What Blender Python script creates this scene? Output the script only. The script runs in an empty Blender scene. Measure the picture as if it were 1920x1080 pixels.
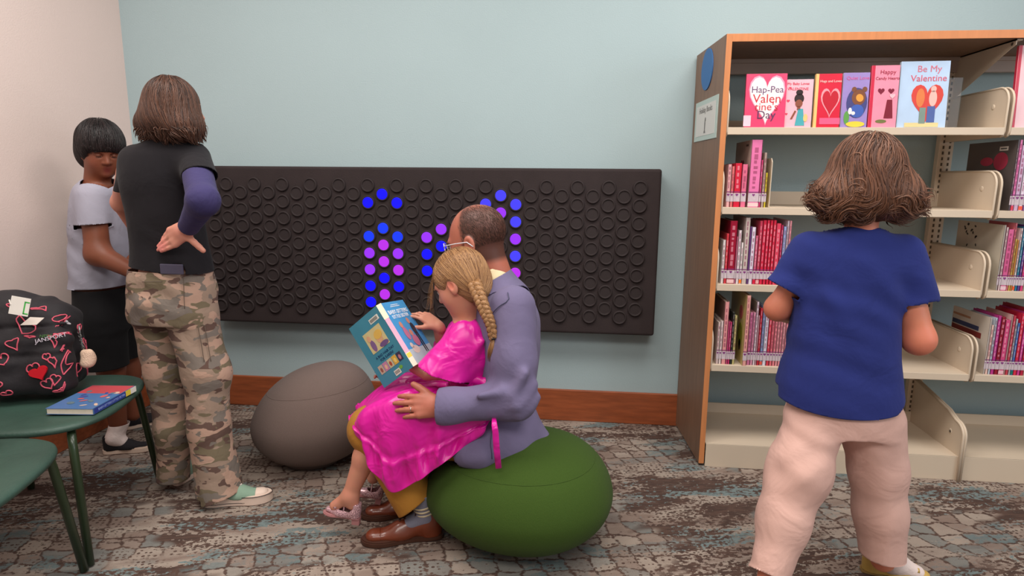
import bpy, bmesh, math, random
import numpy as np
from mathutils import Vector, Matrix, Euler

# ------------------------------------------------------------------ camera
SC = bpy.context.scene
COL = SC.collection
FPX, PITCH, ROLL, YAW, CD, CH = 1158.2, .178, .0087, .1041, 3.035, 1.232
_cy, _sy, _cp, _sp, _cr, _sr = (math.cos(YAW), math.sin(YAW), math.cos(PITCH), math.sin(PITCH),
                                math.cos(ROLL), math.sin(ROLL))
_R = np.array([_cy, _sy, 0.]); _Fh = np.array([-_sy, _cy, 0.]); _Z = np.array([0., 0., 1.])
CFW = _Fh*_cp - _Z*_sp; _U = _Fh*_sp + _Z*_cp
CRT = _R*_cr + _U*_sr; CUP = -_R*_sr + _U*_cr
CPOS = np.array([0., -CD, CH])
cam_data = bpy.data.cameras.new('camera')
cam = bpy.data.objects.new('camera', cam_data); COL.objects.link(cam)
cam_data.sensor_width = 36; cam_data.lens = FPX/1920*36; cam_data.clip_start = .05
cam.matrix_world = Matrix(((CRT[0], CUP[0], -CFW[0], CPOS[0]), (CRT[1], CUP[1], -CFW[1], CPOS[1]),
                           (CRT[2], CUP[2], -CFW[2], CPOS[2]), (0, 0, 0, 1)))
SC.camera = cam

# ------------------------------------------------------------------ world, lamps, exposure
SC.view_settings.view_transform = 'Standard'
SC.view_settings.look = 'None'
SC.view_settings.gamma = 1
SC.view_settings.exposure = 0.9
SC.view_settings.use_curve_mapping = False
W = bpy.data.worlds.new('world'); SC.world = W; W.use_nodes = True
W.node_tree.nodes['Background'].inputs[0].default_value = (1.0, .93, .88, 1)
W.node_tree.nodes['Background'].inputs[1].default_value = .15

def area_light(name, loc, rot, sx, sy, power, color):
    l = bpy.data.lights.new(name, 'AREA'); l.shape = 'RECTANGLE'; l.size = sx; l.size_y = sy
    l.energy = power; l.color = color
    o = bpy.data.objects.new(name, l); COL.objects.link(o); o.location = loc; o.rotation_euler = rot
    return o
area_light('ceiling_lamp', (.9, -1.3, 2.9), (0, 0, 0), 1.6, .9, 23, (1, .95, .90))
area_light('ceiling_lamp', (-1.2, -1.6, 2.9), (0, 0, 0), 1.6, .9, 25, (1, .95, .90))
area_light('ceiling_lamp', (.2, -3.6, 2.9), (0, 0, 0), 3.0, 1.0, 42, (1, .94, .88))
area_light('cool_side_light', (3.6, -3.2, 1.9), (math.radians(75), 0, math.radians(58)), 1.6, 1.5, 20, (.85, .93, 1))  # unseen cool area light from the right, no window stands there

# ------------------------------------------------------------------ helpers
def at(px, py, Y):
    """point of the plane y=Y that the photograph shows at a pixel"""
    d = CFW + CRT*(px-960)/FPX + CUP*(540-py)/FPX
    return CPOS + d*(Y-CPOS[1])/d[1]
def on_z(px, py, z=0.):
    d = CFW + CRT*(px-960)/FPX + CUP*(540-py)/FPX
    return CPOS + d*(z-CPOS[2])/d[2]
V3 = lambda *a: np.array(a, float)
def nrm(v):
    v = np.array(v, float); return v/max(np.linalg.norm(v), 1e-9)

def tag(o, label=None, cat=None, group=None, kind=None):
    if label: o['label'] = label
    if cat: o['category'] = cat
    if group: o['group'] = group
    if kind: o['kind'] = kind
    return o
def empty(name, loc=(0, 0, 0), label=None, cat=None, group=None, rz=0):
    o = bpy.data.objects.new(name, None); o.empty_display_size = .05; COL.objects.link(o)
    o.location = loc; o.rotation_euler = (0, 0, rz)
    return tag(o, label, cat, group)
def link(name, me, m=None, parent=None, loc=None, smooth=False):
    if m is not None:
        for mm in (m if isinstance(m, (list, tuple)) else [m]): me.materials.append(mm)
    if smooth: me.polygons.foreach_set('use_smooth', [True]*len(me.polygons))
    o = bpy.data.objects.new(name, me); COL.objects.link(o)
    if parent is not None:
        o.parent = parent
        if any(abs(x) > 1e-9 for x in parent.location) or any(abs(x) > 1e-9 for x in parent.rotation_euler) or parent.parent:
            pass
    if loc is not None: o.location = loc
    return o
class MB:
    """collects shapes that become one mesh"""
    def __init__(s): s.bm = bmesh.new()
    def box(s, lo, hi, bev=0, seg=2, mat=0, M=None):
        lo = Vector(lo); hi = Vector(hi); c = (lo+hi)/2; d = hi-lo
        r = bmesh.ops.create_cube(s.bm, size=1, matrix=Matrix.Translation(c) @ Matrix.Diagonal((d.x, d.y, d.z, 1)))
        vs = r['verts']; fs = set(f for v in vs for f in v.link_faces)
        if bev:
            es = list(set(e for v in vs for e in v.link_edges))
            rr = bmesh.ops.bevel(s.bm, geom=es, offset=bev, segments=seg, affect='EDGES', profile=.5)
            fs = set(rr['faces']) | set(f for f in fs if f.is_valid)
            vs = list(set(v for f in fs for v in f.verts))
        for f in fs:
            if f.is_valid: f.material_index = mat
        if M is not None: bmesh.ops.transform(s.bm, matrix=M, verts=[v for v in vs if v.is_valid])
        return s
    def tube(s, pts, r, n=12, mat=0, cap=True, flat=None):
        pts = [Vector(p) for p in pts]; rs = r if isinstance(r, (list, tuple)) else [r]*len(pts)
        rings = []; prev = None
        for i, p in enumerate(pts):
            t = (pts[min(i+1, len(pts)-1)]-pts[max(i-1, 0)]).normalized()
            if prev is None:
                a = Vector((0, 0, 1)) if abs(t.z) < .9 else Vector((1, 0, 0))
                u = t.cross(a).normalized()
            else: u = (prev - t*prev.dot(t)).normalized()
            prev = u; w = t.cross(u)
            fu, fw = flat if flat else (1, 1)
            rings.append([s.bm.verts.new(p+(u*math.cos(k*2*math.pi/n)*fu+w*math.sin(k*2*math.pi/n)*fw)*rs[i]) for k in range(n)])
        for a, b in zip(rings, rings[1:]):
            for k in range(n):
                f = s.bm.faces.new((a[k], a[(k+1) % n], b[(k+1) % n], b[k])); f.material_index = mat; f.smooth = True
        if cap:
            s.bm.faces.new(rings[0][::-1]).material_index = mat; s.bm.faces.new(rings[-1]).material_index = mat
        return s
    def prism(s, poly, lo, hi, ax=(0, 1, 2), mat=0, M=None):
        """poly in two axes, extruded lo..hi in the third; ax = (u axis, v axis, extrusion axis)"""
        def mk(u, v, w):
            c = [0, 0, 0]; c[ax[0]] = u; c[ax[1]] = v; c[ax[2]] = w
            return s.bm.verts.new(c)
        A = [mk(u, v, lo) for u, v in poly]; B = [mk(u, v, hi) for u, v in poly]; n = len(poly)
        fs = [s.bm.faces.new(A[::-1]), s.bm.faces.new(B)]
        for k in range(n): fs.append(s.bm.faces.new((A[k], A[(k+1) % n], B[(k+1) % n], B[k])))
        for f in fs: f.material_index = mat
        if M is not None: bmesh.ops.transform(s.bm, matrix=M, verts=A+B)
        return s
    def lathe(s, prof, n=24, M=None, mat=0):
        rings = []
        for r, z in prof:
            rings.append([s.bm.verts.new((r*math.cos(k*2*math.pi/n), r*math.sin(k*2*math.pi/n), z)) for k in range(n)])
        for a, b in zip(rings, rings[1:]):
            for k in range(n):
                f = s.bm.faces.new((a[k], a[(k+1) % n], b[(k+1) % n], b[k])); f.smooth = True; f.material_index = mat
        s.bm.faces.new(rings[0][::-1]).material_index = mat; s.bm.faces.new(rings[-1]).material_index = mat
        if M is not None: bmesh.ops.transform(s.bm, matrix=M, verts=[v for r in rings for v in r])
        return s
    def quad(s, a, b, c, d, mat=0):
        s.bm.faces.new([s.bm.verts.new(Vector(p)) for p in (a, b, c, d)]).material_index = mat; return s
    def build(s, name, m, parent=None, label=None, fix=True, smooth=None):
        if fix: bmesh.ops.recalc_face_normals(s.bm, faces=s.bm.faces)
        if smooth is not None:
            for f in s.bm.faces: f.smooth = smooth
        me = bpy.data.meshes.new(name); s.bm.to_mesh(me); s.bm.free()
        o = link(name, me, m, parent)
        if label: o['label'] = label
        return o

# ------------------------------------------------------------------ materials
def srgb(c):
    if isinstance(c, str):
        c = c.lstrip('#'); c = [int(c[i:i+2], 16) for i in (0, 2, 4)]
    return tuple((x/255/12.92 if x/255 <= .04045 else ((x/255+.055)/1.055)**2.4) for x in c) + (1,)
_mc = {}
def mat(name, col, rough=.6, metal=0, spec=.5, sheen=0, var=0, vscale=8, bump=0, bscale=60, coat=0, emit=None, estr=1, stretch=None, alpha=None, sss=0):
    m = bpy.data.materials.new(name); m.use_nodes = True
    nt = m.node_tree; b = nt.nodes['Principled BSDF']
    c = srgb(col); b.inputs['Base Color'].default_value = c
    b.inputs['Roughness'].default_value = rough; b.inputs['Metallic'].default_value = metal
    b.inputs['Specular IOR Level'].default_value = spec
    b.inputs['Sheen Weight'].default_value = sheen*.12; b.inputs['Coat Weight'].default_value = coat
    if sss: b.inputs['Subsurface Weight'].default_value = sss; b.inputs['Subsurface Radius'].default_value = (.01, .004, .002); b.inputs['Subsurface Scale'].default_value = 1
    if emit:
        b.inputs['Emission Color'].default_value = srgb(emit); b.inputs['Emission Strength'].default_value = estr
    tc = nt.nodes.new('ShaderNodeTexCoord'); src = tc.outputs['Object']
    if stretch:
        mp = nt.nodes.new('ShaderNodeMapping'); mp.inputs['Scale'].default_value = stretch
        nt.links.new(src, mp.inputs[0]); src = mp.outputs[0]
    if var:
        n = nt.nodes.new('ShaderNodeTexNoise'); n.inputs['Scale'].default_value = vscale; n.inputs['Detail'].default_value = 5
        nt.links.new(src, n.inputs['Vector'])
        r = nt.nodes.new('ShaderNodeValToRGB')
        r.color_ramp.elements[0].position = .3; r.color_ramp.elements[1].position = .7
        r.color_ramp.elements[0].color = tuple(x*(1-var) for x in c[:3])+(1,)
        r.color_ramp.elements[1].color = tuple(min(1, x*(1+var)) for x in c[:3])+(1,)
        nt.links.new(n.outputs[0], r.inputs[0]); nt.links.new(r.outputs[0], b.inputs['Base Color'])
    if bump:
        n2 = nt.nodes.new('ShaderNodeTexNoise'); n2.inputs['Scale'].default_value = bscale; n2.inputs['Detail'].default_value = 4
        nt.links.new(src, n2.inputs['Vector'])
        bp = nt.nodes.new('ShaderNodeBump'); bp.inputs['Strength'].default_value = bump; bp.inputs['Distance'].default_value = .01
        nt.links.new(n2.outputs[0], bp.inputs['Height']); nt.links.new(bp.outputs[0], b.inputs['Normal'])
    return m
def cm(col, rough=.55, spec=.4):
    """cached plain colour"""
    k = (col, rough)
    if k not in _mc: _mc[k] = mat('paint_'+str(len(_mc)), col, rough, spec=spec, var=.04, vscale=30)
    return _mc[k]

# ------------------------------------------------------------------ implicit surfaces
class Prim:
    op = 'u'
    def M(s, P): return P if s.fl is None else P + (P@s.fl[0])[:, None]*s.fl[0][None, :]*(s.fl[1]-1)
class Cone(Prim):
    def __init__(s, a, b, ra, rb=None, k=.02, flat=None, op='u', bump=0):
        s.a = np.array(a, float); s.b = np.array(b, float); s.ra = ra; s.rb = ra if rb is None else rb; s.k = k; s.op = op
        s.fl = None if flat is None else (nrm(flat[0]), flat[1])
    def box(s):
        g = 1
        if s.fl is not None and s.fl[1] < 1: g = 1/s.fl[1]
        r = max(s.ra, s.rb)*g
        return np.minimum(s.a, s.b)-r, np.maximum(s.a, s.b)+r
    def ev(s, P):
        p = P-s.a; d = (s.b-s.a)[None, :]
        if s.fl is not None: p = s.M(p); d = s.M(d)
        d = d[0]; L = d@d
        t = np.clip((p@d)/max(L, 1e-12), 0, 1)
        q = p-t[:, None]*d
        r = np.sqrt((q*q).sum(1)) - (s.ra+(s.rb-s.ra)*t)
        return r if s.fl is None or s.fl[1] <= 1 else r/(1+(s.fl[1]-1)*.5)
class Ell(Prim):
    def __init__(s, c, r, M=None, k=.02, op='u'):
        s.c = np.array(c, float); s.r = np.array(r, float); s.R = None if M is None else np.array(M, float); s.k = k; s.op = op
    def box(s):
        m = s.r.max() if s.R is not None else s.r
        return s.c-m, s.c+m
    def ev(s, P):
        p = P-s.c
        if s.R is not None: p = p@s.R          # columns = axes
        k0 = np.sqrt(((p/s.r)**2).sum(1)); k1 = np.sqrt(((p/(s.r**2))**2).sum(1))
        return k0*(k0-1)/np.maximum(k1, 1e-6)
class Clip(Prim):
    """a primitive ended flat by a plane"""
    fl = None
    def __init__(s, p, c, n): s.p = p; s.c_ = np.array(c, float); s.n = nrm(n); s.k = p.k; s.op = 'u'
    def box(s): return s.p.box()
    def ev(s, P): return np.maximum(s.p.ev(P), (P-s.c_)@s.n)
def merge(a, d, p):
    k = p.k
    if p.op == 'u':
        if k <= 0: return np.minimum(a, d)
        h = np.clip(k-np.abs(a-d), 0, None)/k
        return np.minimum(a, d)-h*h*k*.25
    d = -d
    h = np.clip(k-np.abs(a-d), 0, None)/max(k, 1e-6)
    return np.maximum(a, d)+h*h*k*.25
def field(prims, P, disp=None):
    a = np.full(len(P), 1.0)
    for p in prims: a = merge(a, p.ev(P), p)
    if disp is not None: a = a+disp(P)
    return a
def grad(prims, P, e=.002, disp=None):
    g = np.zeros_like(P)
    for i in range(3):
        d = np.zeros(3); d[i] = e
        g[:, i] = field(prims, P+d, disp)-field(prims, P-d, disp)
    return g/(2*e)
def chain(pts, rs, k=.02, flat=None):
    out = []
    for i in range(len(pts)-1):
        f = flat[i] if isinstance(flat, list) else flat
        out.append(Cone(pts[i], pts[i+1], rs[i], rs[i+1], k, f))
    return out
def nets(prims, res=.005, disp=None):
    lo = np.min([p.box()[0] for p in prims if p.op == 'u'], 0)-res*4-.01
    hi = np.max([p.box()[1] for p in prims if p.op == 'u'], 0)+res*4+.01
    n = np.ceil((hi-lo)/res).astype(int)+1
    F = np.full(n, 1.0, np.float32)
    ax = [lo[i]+np.arange(n[i])*res for i in range(3)]
    for p in prims:
        a, b = p.box(); pad = p.k+.012
        i0 = np.clip(np.floor((a-pad-lo)/res).astype(int), 0, n); i1 = np.clip(np.ceil((b+pad-lo)/res).astype(int)+1, 0, n)
        if (i1 <= i0).any(): continue
        X, Y, Z = np.meshgrid(*[ax[i][i0[i]:i1[i]] for i in range(3)], indexing='ij')
        P = np.stack([X.ravel(), Y.ravel(), Z.ravel()], 1)
        sl = tuple(slice(i0[i], i1[i]) for i in range(3))
        sub = F[sl]
        F[sl] = merge(sub.ravel(), p.ev(P), p).reshape(sub.shape)
    if disp is not None:
        idx = np.argwhere(np.abs(F) < .035)
        P = lo+idx*res
        F[idx[:, 0], idx[:, 1], idx[:, 2]] += disp(P)
    s = F < 0
    c = np.zeros(n-1, np.int8)
    for i in (0, 1):
        for j in (0, 1):
            for k in (0, 1): c += s[i:n[0]-1+i, j:n[1]-1+j, k:n[2]-1+k]
    act = (c > 0) & (c < 8)
    idx = np.argwhere(act); m = len(idx)
    pos = np.zeros((m, 3)); cnt = np.zeros(m)
    for axis in range(3):
        o1, o2 = [i for i in range(3) if i != axis]
        for u in (0, 1):
            for v in (0, 1):
                a = np.zeros(3, int); a[o1] = u; a[o2] = v; b = a.copy(); b[axis] = 1
                A = idx+a; B = idx+b
                va = F[A[:, 0], A[:, 1], A[:, 2]]; vb = F[B[:, 0], B[:, 1], B[:, 2]]
                mm = (va < 0) != (vb < 0)
                t = np.where(mm, va/np.where(mm, va-vb, 1), 0)
                pt = np.broadcast_to(a, (m, 3)).astype(float).copy(); pt[:, axis] = t
                pos += pt*mm[:, None]; cnt += mm
    pos = lo+(idx+pos/cnt[:, None])*res
    vid = np.full(n-1, -1, np.int32); vid[act] = np.arange(m)
    quads = []
    for axis in range(3):
        o1, o2 = (axis+1) % 3, (axis+2) % 3
        sl0 = [slice(0, n[i]) for i in range(3)]; sl1 = list(sl0)
        sl0[axis] = slice(0, n[axis]-1); sl1[axis] = slice(1, n[axis])
        A = s[tuple(sl0)]; B = s[tuple(sl1)]
        e = np.argwhere(A != B)
        e = e[(e[:, o1] >= 1) & (e[:, o2] >= 1) & (e[:, o1] < n[o1]-1) & (e[:, o2] < n[o2]-1)]
        ins = A[e[:, 0], e[:, 1], e[:, 2]]
        def g(d1, d2):
            q = e.copy(); q[:, o1] -= d1; q[:, o2] -= d2
            return vid[q[:, 0], q[:, 1], q[:, 2]]
        q = np.stack([g(1, 1), g(0, 1), g(0, 0), g(1, 0)], 1)
        q[~ins] = q[~ins][:, ::-1]
        quads.append(q)
    Q = np.concatenate(quads); Q = Q[(Q >= 0).all(1)]
    return pos, Q
class Cut:
    """half space n.(p-c)>0 limited to a sphere of radius R around s"""
    def __init__(s, c, n, R=9, at=None, inn=None, out=None): s.c = np.array(c, float); s.n = nrm(n); s.R = R; s.s = s.c if at is None else np.array(at, float); s.inn = inn; s.out = out
    def g(s, P):
        d = s.g0(P)
        if s.out is not None: d = np.minimum(d, s.out.ev(P)-.007)
        return d
    def g0(s, P):
        d = (P-s.c)@s.n
        if s.R < 9: d = np.minimum(d, s.R-np.linalg.norm(P-s.s, axis=1))
        return d
def mesh_np(name, pos, Q):
    me = bpy.data.meshes.new(name)
    me.vertices.add(len(pos)); me.vertices.foreach_set('co', pos.astype(np.float32).ravel())
    me.loops.add(Q.size); me.loops.foreach_set('vertex_index', Q.astype(np.int32).ravel())
    me.polygons.add(len(Q)); k = Q.shape[1]
    me.polygons.foreach_set('loop_start', np.arange(0, Q.size, k, dtype=np.int32))
    me.polygons.foreach_set('loop_total', np.full(len(Q), k, np.int32))
    me.update(calc_edges=True); me.validate()
    return me
def surf(name, prims, m, parent=None, res=.005, disp=None, cuts=None, thick=0, label=None, col=None, gfun=None):
    pos, Q = nets(prims, res, disp)
    if cuts or gfun:
        G = lambda P: np.max([c.g(P) for c in cuts], 0) if not gfun else gfun(P)
        g = G(pos)
        keep = (g[Q] < 0).sum(1) >= 2
        Q = Q[keep]
        b = np.zeros(len(pos), bool); b[np.unique(Q)] = True
        # border vertices are pulled onto the cut
        used = np.zeros(len(pos), int); np.add.at(used, Q.ravel(), 1)
        mv = b & ((g > 0) | ((g > -res*.8) & (used < 4)))
        for _ in range(3):
            P = pos[mv]; e = 1e-4
            gg = G(P); gr = np.stack([(G(P+np.eye(3)[i]*e)-G(P-np.eye(3)[i]*e))/(2*e) for i in range(3)], 1)
            st = gg[:, None]*gr/np.maximum((gr**2).sum(1), .25)[:, None]
            ln = np.linalg.norm(st, axis=1); st *= np.minimum(1, res*1.2/np.maximum(ln, 1e-9))[:, None]
            pos[mv] = P-st
        re = -np.ones(len(pos), int); ids = np.unique(Q); re[ids] = np.arange(len(ids))
        pos = pos[ids]; Q = re[Q]
    me = mesh_np(name, pos, Q)
    if col is not None:
        at_ = me.color_attributes.new('tint', 'FLOAT_COLOR', 'POINT')
        c = np.ones((len(pos), 4), np.float32); c[:, :3] = col(pos)
        at_.data.foreach_set('color', c.ravel())
    o = link(name, me, m, parent, smooth=True)
    if thick:
        md = o.modifiers.new('thickness', 'SOLIDIFY'); md.thickness = thick; md.offset = -1
    if label: o['label'] = label
    return o
def lump(freqs, amp, seed=0):
    """gentle irregular displacement field"""
    rg = np.random.RandomState(seed); w = rg.randn(6, 3); w /= np.linalg.norm(w, axis=1)[:, None]
    ph = rg.rand(6)*6.28
    return lambda P: amp*sum(np.sin(P@w[i]*freqs*(1+.3*i)+ph[i]) for i in range(6))/3
def folds(dirv, freq, amp, seed=0, warp=.02, wf=9, mask=None):
    """cloth folds: ridges across dirv, warped"""
    rg = np.random.RandomState(seed); d = nrm(dirv)
    w = rg.randn(3, 3)*wf; ph = rg.rand(3)*6.28
    def f(P):
        s = P@d + warp*(np.sin(P@w[0]+ph[0])+np.sin(P@w[1]+ph[1]))
        a = .5+.5*np.sin(P@w[2]+ph[2])
        r = np.sin(s*freq)
        r = amp*a*(r*.6+.4*np.sin(s*freq*1.7+1))
        return r if mask is None else r*mask(P)
    return f
def addf(*fs): return lambda P: sum(f(P) for f in fs)
def near(c, R):
    c = np.array(c, float)
    return lambda P: np.clip(1.4-np.linalg.norm(P-c, axis=1)/R*1.4, 0, 1)

def frame_from(fwd, up):
    """columns: right, forward, up"""
    f = nrm(fwd); r = nrm(np.cross(f, up)); u = np.cross(r, f)
    return np.stack([r, f, u], 1)
def head_prims(c, F, s=1.0, nose=1.0, jaw=1.0, k=.02):
    L = lambda x, y, z: c+F@np.array([x, y, z])*s
    P = [Ell(L(0, -.012, .035), np.array([.074, .094, .085])*s, F, k),
         Ell(L(0, .022, -.02), np.array([.064, .074, .088])*s, F, .03*s),
         Ell(L(0, .042, -.072), np.array([.044*jaw, .046, .036])*s, F, .03*s),
         Ell(L(.035, .045, -.035), np.array([.026, .03, .032])*s*jaw, F, .025*s),
         Ell(L(-.035, .045, -.035), np.array([.026, .03, .032])*s*jaw, F, .025*s),
         Ell(L(0, .078, .02), np.array([.046, .014, .01])*s, F, .015*s),
         Cone(L(0, .088, .006), L(0, .105, -.026), .007*s, .0105*s*nose, .01*s),
         Cone(L(-.012, .096, -.03), L(.012, .096, -.03), .007*s, .007*s, .006*s),
         Ell(L(.03, .086, .003), np.array([.016, .010, .010])*s, F, .01*s, 's'),
         Ell(L(-.03, .086, .003), np.array([.016, .010, .010])*s, F, .01*s, 's'),
         Ell(L(.028, .073, .002), np.array([.014, .013, .012])*s, F, .004*s),
         Ell(L(-.028, .073, .002), np.array([.014, .013, .012])*s, F, .004*s),
         Ell(L(0, .087, -.0515), np.array([.021, .011, .005])*s, F, .004*s),
         Ell(L(0, .084, -.062), np.array([.018, .011, .006])*s, F, .004*s),
         Ell(L(0, .082, -.088), np.array([.016, .012, .012])*s, F, .015*s)]
    for sx in (-1, 1):
        P += [Ell(L(.076*sx, -.004, -.008), np.array([.008, .019, .031])*s, F, .006*s),
              Ell(L(.083*sx, .000, -.004), np.array([.006, .010, .017])*s, F, .004*s, 's'),
              Ell(L(.072*sx, .002, -.03), np.array([.008, .010, .012])*s, F, .005*s)]
    return P
def hand_prims(w, d, n, t, s=1.0, curl=(.25, .3, .3, .35), spread=(.18, .04, -.08, -.2), thumb=(.8, .25), k=.012, tcurl=.3, flatp=1.9, fat=1.0, tl=1.0):
    """w wrist, d fingers' direction, n back-of-hand normal, t towards the thumb"""
    d = nrm(d); n = nrm(np.array(n)-d*(np.dot(n, d))); t0 = np.cross(d, n)
    t = t0 if np.dot(t0, t) > 0 else -t0
    P = [Cone(w-d*.01*s, w+d*.03*s, .024*s, .03*s, k, (n, 1.45)),
         Cone(w+d*.03*s+t*.008*s, w+d*.072*s+t*.016*s, .026*s, .022*s, k, (n, flatp)),
         Cone(w+d*.03*s-t*.010*s, w+d*.068*s-t*.020*s, .026*s, .020*s, k, (n, flatp))]
    Ls = (.070, .078, .073, .057); rs = tuple(fat*q for q in (.0086, .0088, .0084, .0074)); offs = (.030, .0105, -.010, -.0295); bs = (.082, .087, .083, .073)
    for i in range(4):
        b = w+d*bs[i]*s+t*offs[i]*s
        dd = nrm(d*math.cos(spread[i])+t*math.sin(spread[i]))
        P.append(Cone(w+d*.045*s+t*offs[i]*.8*s, b, .011*s, rs[i]*1.1*s, .008*s))
        c = curl[i]; a = 0
        for j, fr in enumerate((.46, .30, .24)):
            a += c*(1.0 if j else .8)
            dv = dd*math.cos(a)-n*math.sin(a)
            e = b+dv*Ls[i]*fr*s
            P.append(Cone(b, e, rs[i]*(1-.1*j)*s, rs[i]*(.93-.12*j)*s, .002)); b = e
    b = w+d*.022*s+t*.022*s-n*.004*s
    td = nrm(d*math.cos(thumb[0])+t*math.sin(thumb[0])-n*thumb[1])
    P.append(Cone(b, b+td*.042*s*tl, .0135*s, .0115*s, .012*s)); b = b+td*.042*s*tl
    for j, ln in enumerate((.030, .024)):
        td = nrm(td*math.cos(tcurl)+(d*.7-n*.3)*math.sin(tcurl))
        P.append(Cone(b, b+td*ln*s*tl, (.0108-.001*j)*s*fat, (.010-.0015*j)*s*fat, .003)); b = b+td*ln*s*tl
    return P
def strands(name, prims, roots, flow, length, m, parent, seg=12, lift=(0., .004), rad=.0018, seed=1, label=None, sides=4, sway=.25, free=None, stick=1.0, clump=True):
    """locks combed over an implicit volume; roots Nx3, flow(P)->direction"""
    rg = np.random.RandomState(seed); N = len(roots)
    off = rg.uniform(lift[0], lift[1], N)
    L = length*rg.uniform(.75, 1.1, N) if np.isscalar(length) else length
    P = roots.copy(); pts = [P.copy()]; nz = rg.randn(N, 3)*sway
    for i in range(seg):
        v = flow(P)+nz*(.5+.5*math.sin(i*.9))
        g = grad(prims, P); g /= np.maximum(np.linalg.norm(g, axis=1), 1e-6)[:, None]
        fr = np.zeros(N) if free is None else free(P)
        vt = v-g*((v*g).sum(1)*(1-fr))[:, None]
        vt /= np.maximum(np.linalg.norm(vt, axis=1), 1e-6)[:, None]
        P = P+vt*(L/seg)[:, None]
        f = field(prims, P)-off
        g = grad(prims, P); g /= np.maximum(np.linalg.norm(g, axis=1), 1e-6)[:, None]
        P = P-g*(np.clip(f, -.03, .03)*(1-fr)*stick)[:, None]
        pts.append(P.copy())
    pts = np.stack(pts, 1)                                # N, seg+1, 3
    T = np.gradient(pts, axis=1); T /= np.maximum(np.linalg.norm(T, axis=2), 1e-9)[..., None]
    G = grad(prims, pts.reshape(-1, 3)).reshape(pts.shape)
    U = np.cross(T, G); U /= np.maximum(np.linalg.norm(U, axis=2), 1e-9)[..., None]
    Wv = np.cross(T, U)
    s = np.linspace(0, 1, seg+1); prof = np.minimum(1, .35+s*4)*np.clip((1-s)*2.2, 0.06, 1)
    r0 = rad*rg.uniform(.6, 1.4, N)
    ang = np.arange(sides)*2*np.pi/sides
    V = pts[:, :, None, :]+(U[:, :, None, :]*(np.cos(ang)*1.6)[None, None, :, None]+Wv[:, :, None, :]*(np.sin(ang)*.6)[None, None, :, None])*(r0[:, None]*prof[None, :])[:, :, None, None]
    V = V.reshape(-1, 3)
    base = (np.arange(N)*(seg+1)*sides)[:, None, None]
    a = (np.arange(seg)*sides)[None, :, None]; k = np.arange(sides)[None, None, :]; k2 = (k+1) % sides
    Q = np.stack([base+a+k, base+a+k2, base+a+sides+k2, base+a+sides+k], -1).reshape(-1, 4)
    me = mesh_np(name, V, Q)
    at_ = me.color_attributes.new('tint', 'FLOAT_COLOR', 'POINT')
    rv = np.repeat(rg.rand(N), (seg+1)*sides).astype(np.float32)
    tv = np.tile(np.repeat(s, sides), N).astype(np.float32)
    c = np.stack([rv, tv, rv, np.ones_like(rv)], 1)
    at_.data.foreach_set('color', c.ravel())
    o = link(name, me, m, parent, smooth=True)
    if label: o['label'] = label
    return o
def hair_mat(name, c0, c1, tip=None, rough=.45):
    m = bpy.data.materials.new(name); m.use_nodes = True; nt = m.node_tree; b = nt.nodes['Principled BSDF']
    a = nt.nodes.new('ShaderNodeVertexColor'); a.layer_name = 'tint'
    sp = nt.nodes.new('ShaderNodeSeparateColor'); nt.links.new(a.outputs[0], sp.inputs[0])
    mx = nt.nodes.new('ShaderNodeMix'); mx.data_type = 'RGBA'
    mx.inputs[6].default_value = srgb(c0); mx.inputs[7].default_value = srgb(c1)
    nt.links.new(sp.outputs[0], mx.inputs[0]); out = mx.outputs[2]
    if tip:
        m2 = nt.nodes.new('ShaderNodeMix'); m2.data_type = 'RGBA'; nt.links.new(out, m2.inputs[6]); m2.inputs[7].default_value = srgb(tip)
        mr = nt.nodes.new('ShaderNodeMapRange'); mr.inputs[1].default_value = .45; mr.inputs[2].default_value = 1; mr.inputs[4].default_value = .8
        nt.links.new(sp.outputs[1], mr.inputs[0]); nt.links.new(mr.outputs[0], m2.inputs[0]); out = m2.outputs[2]
    nt.links.new(out, b.inputs['Base Color'])
    b.inputs['Roughness'].default_value = rough; b.inputs['Specular IOR Level'].default_value = .35
    return m
def skin_mat(name):
    m = bpy.data.materials.new(name); m.use_nodes = True; nt = m.node_tree; b = nt.nodes['Principled BSDF']
    a = nt.nodes.new('ShaderNodeVertexColor'); a.layer_name = 'tint'
    tc = nt.nodes.new('ShaderNodeTexCoord'); n = nt.nodes.new('ShaderNodeTexNoise'); n.inputs['Scale'].default_value = 30
    nt.links.new(tc.outputs['Object'], n.inputs['Vector'])
    mx = nt.nodes.new('ShaderNodeMix'); mx.data_type = 'RGBA'; mx.blend_type = 'MULTIPLY'; mx.inputs[0].default_value = .12
    nt.links.new(a.outputs[0], mx.inputs[6]); nt.links.new(n.outputs[1], mx.inputs[7]); nt.links.new(mx.outputs[2], b.inputs['Base Color'])
    b.inputs['Roughness'].default_value = .5; b.inputs['Specular IOR Level'].default_value = .4
    b.inputs['Subsurface Weight'].default_value = .15; b.inputs['Subsurface Radius'].default_value = (.012, .004, .002); b.inputs['Subsurface Scale'].default_value = .5
    return m
SKIN = skin_mat('skin')
def tint(base, spots=()):
    """skin colour with spots [(centre, radius, colour)]"""
    b = np.array(srgb(base)[:3])
    def f(P):
        c = np.tile(b, (len(P), 1))
        for ctr, R, cc in spots:
            w = np.clip(1.5-1.5*np.linalg.norm((P-ctr), axis=1)/R, 0, 1)[:, None]
            c = c*(1-w)+np.array(srgb(cc)[:3])*w
        return c
    return f
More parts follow.
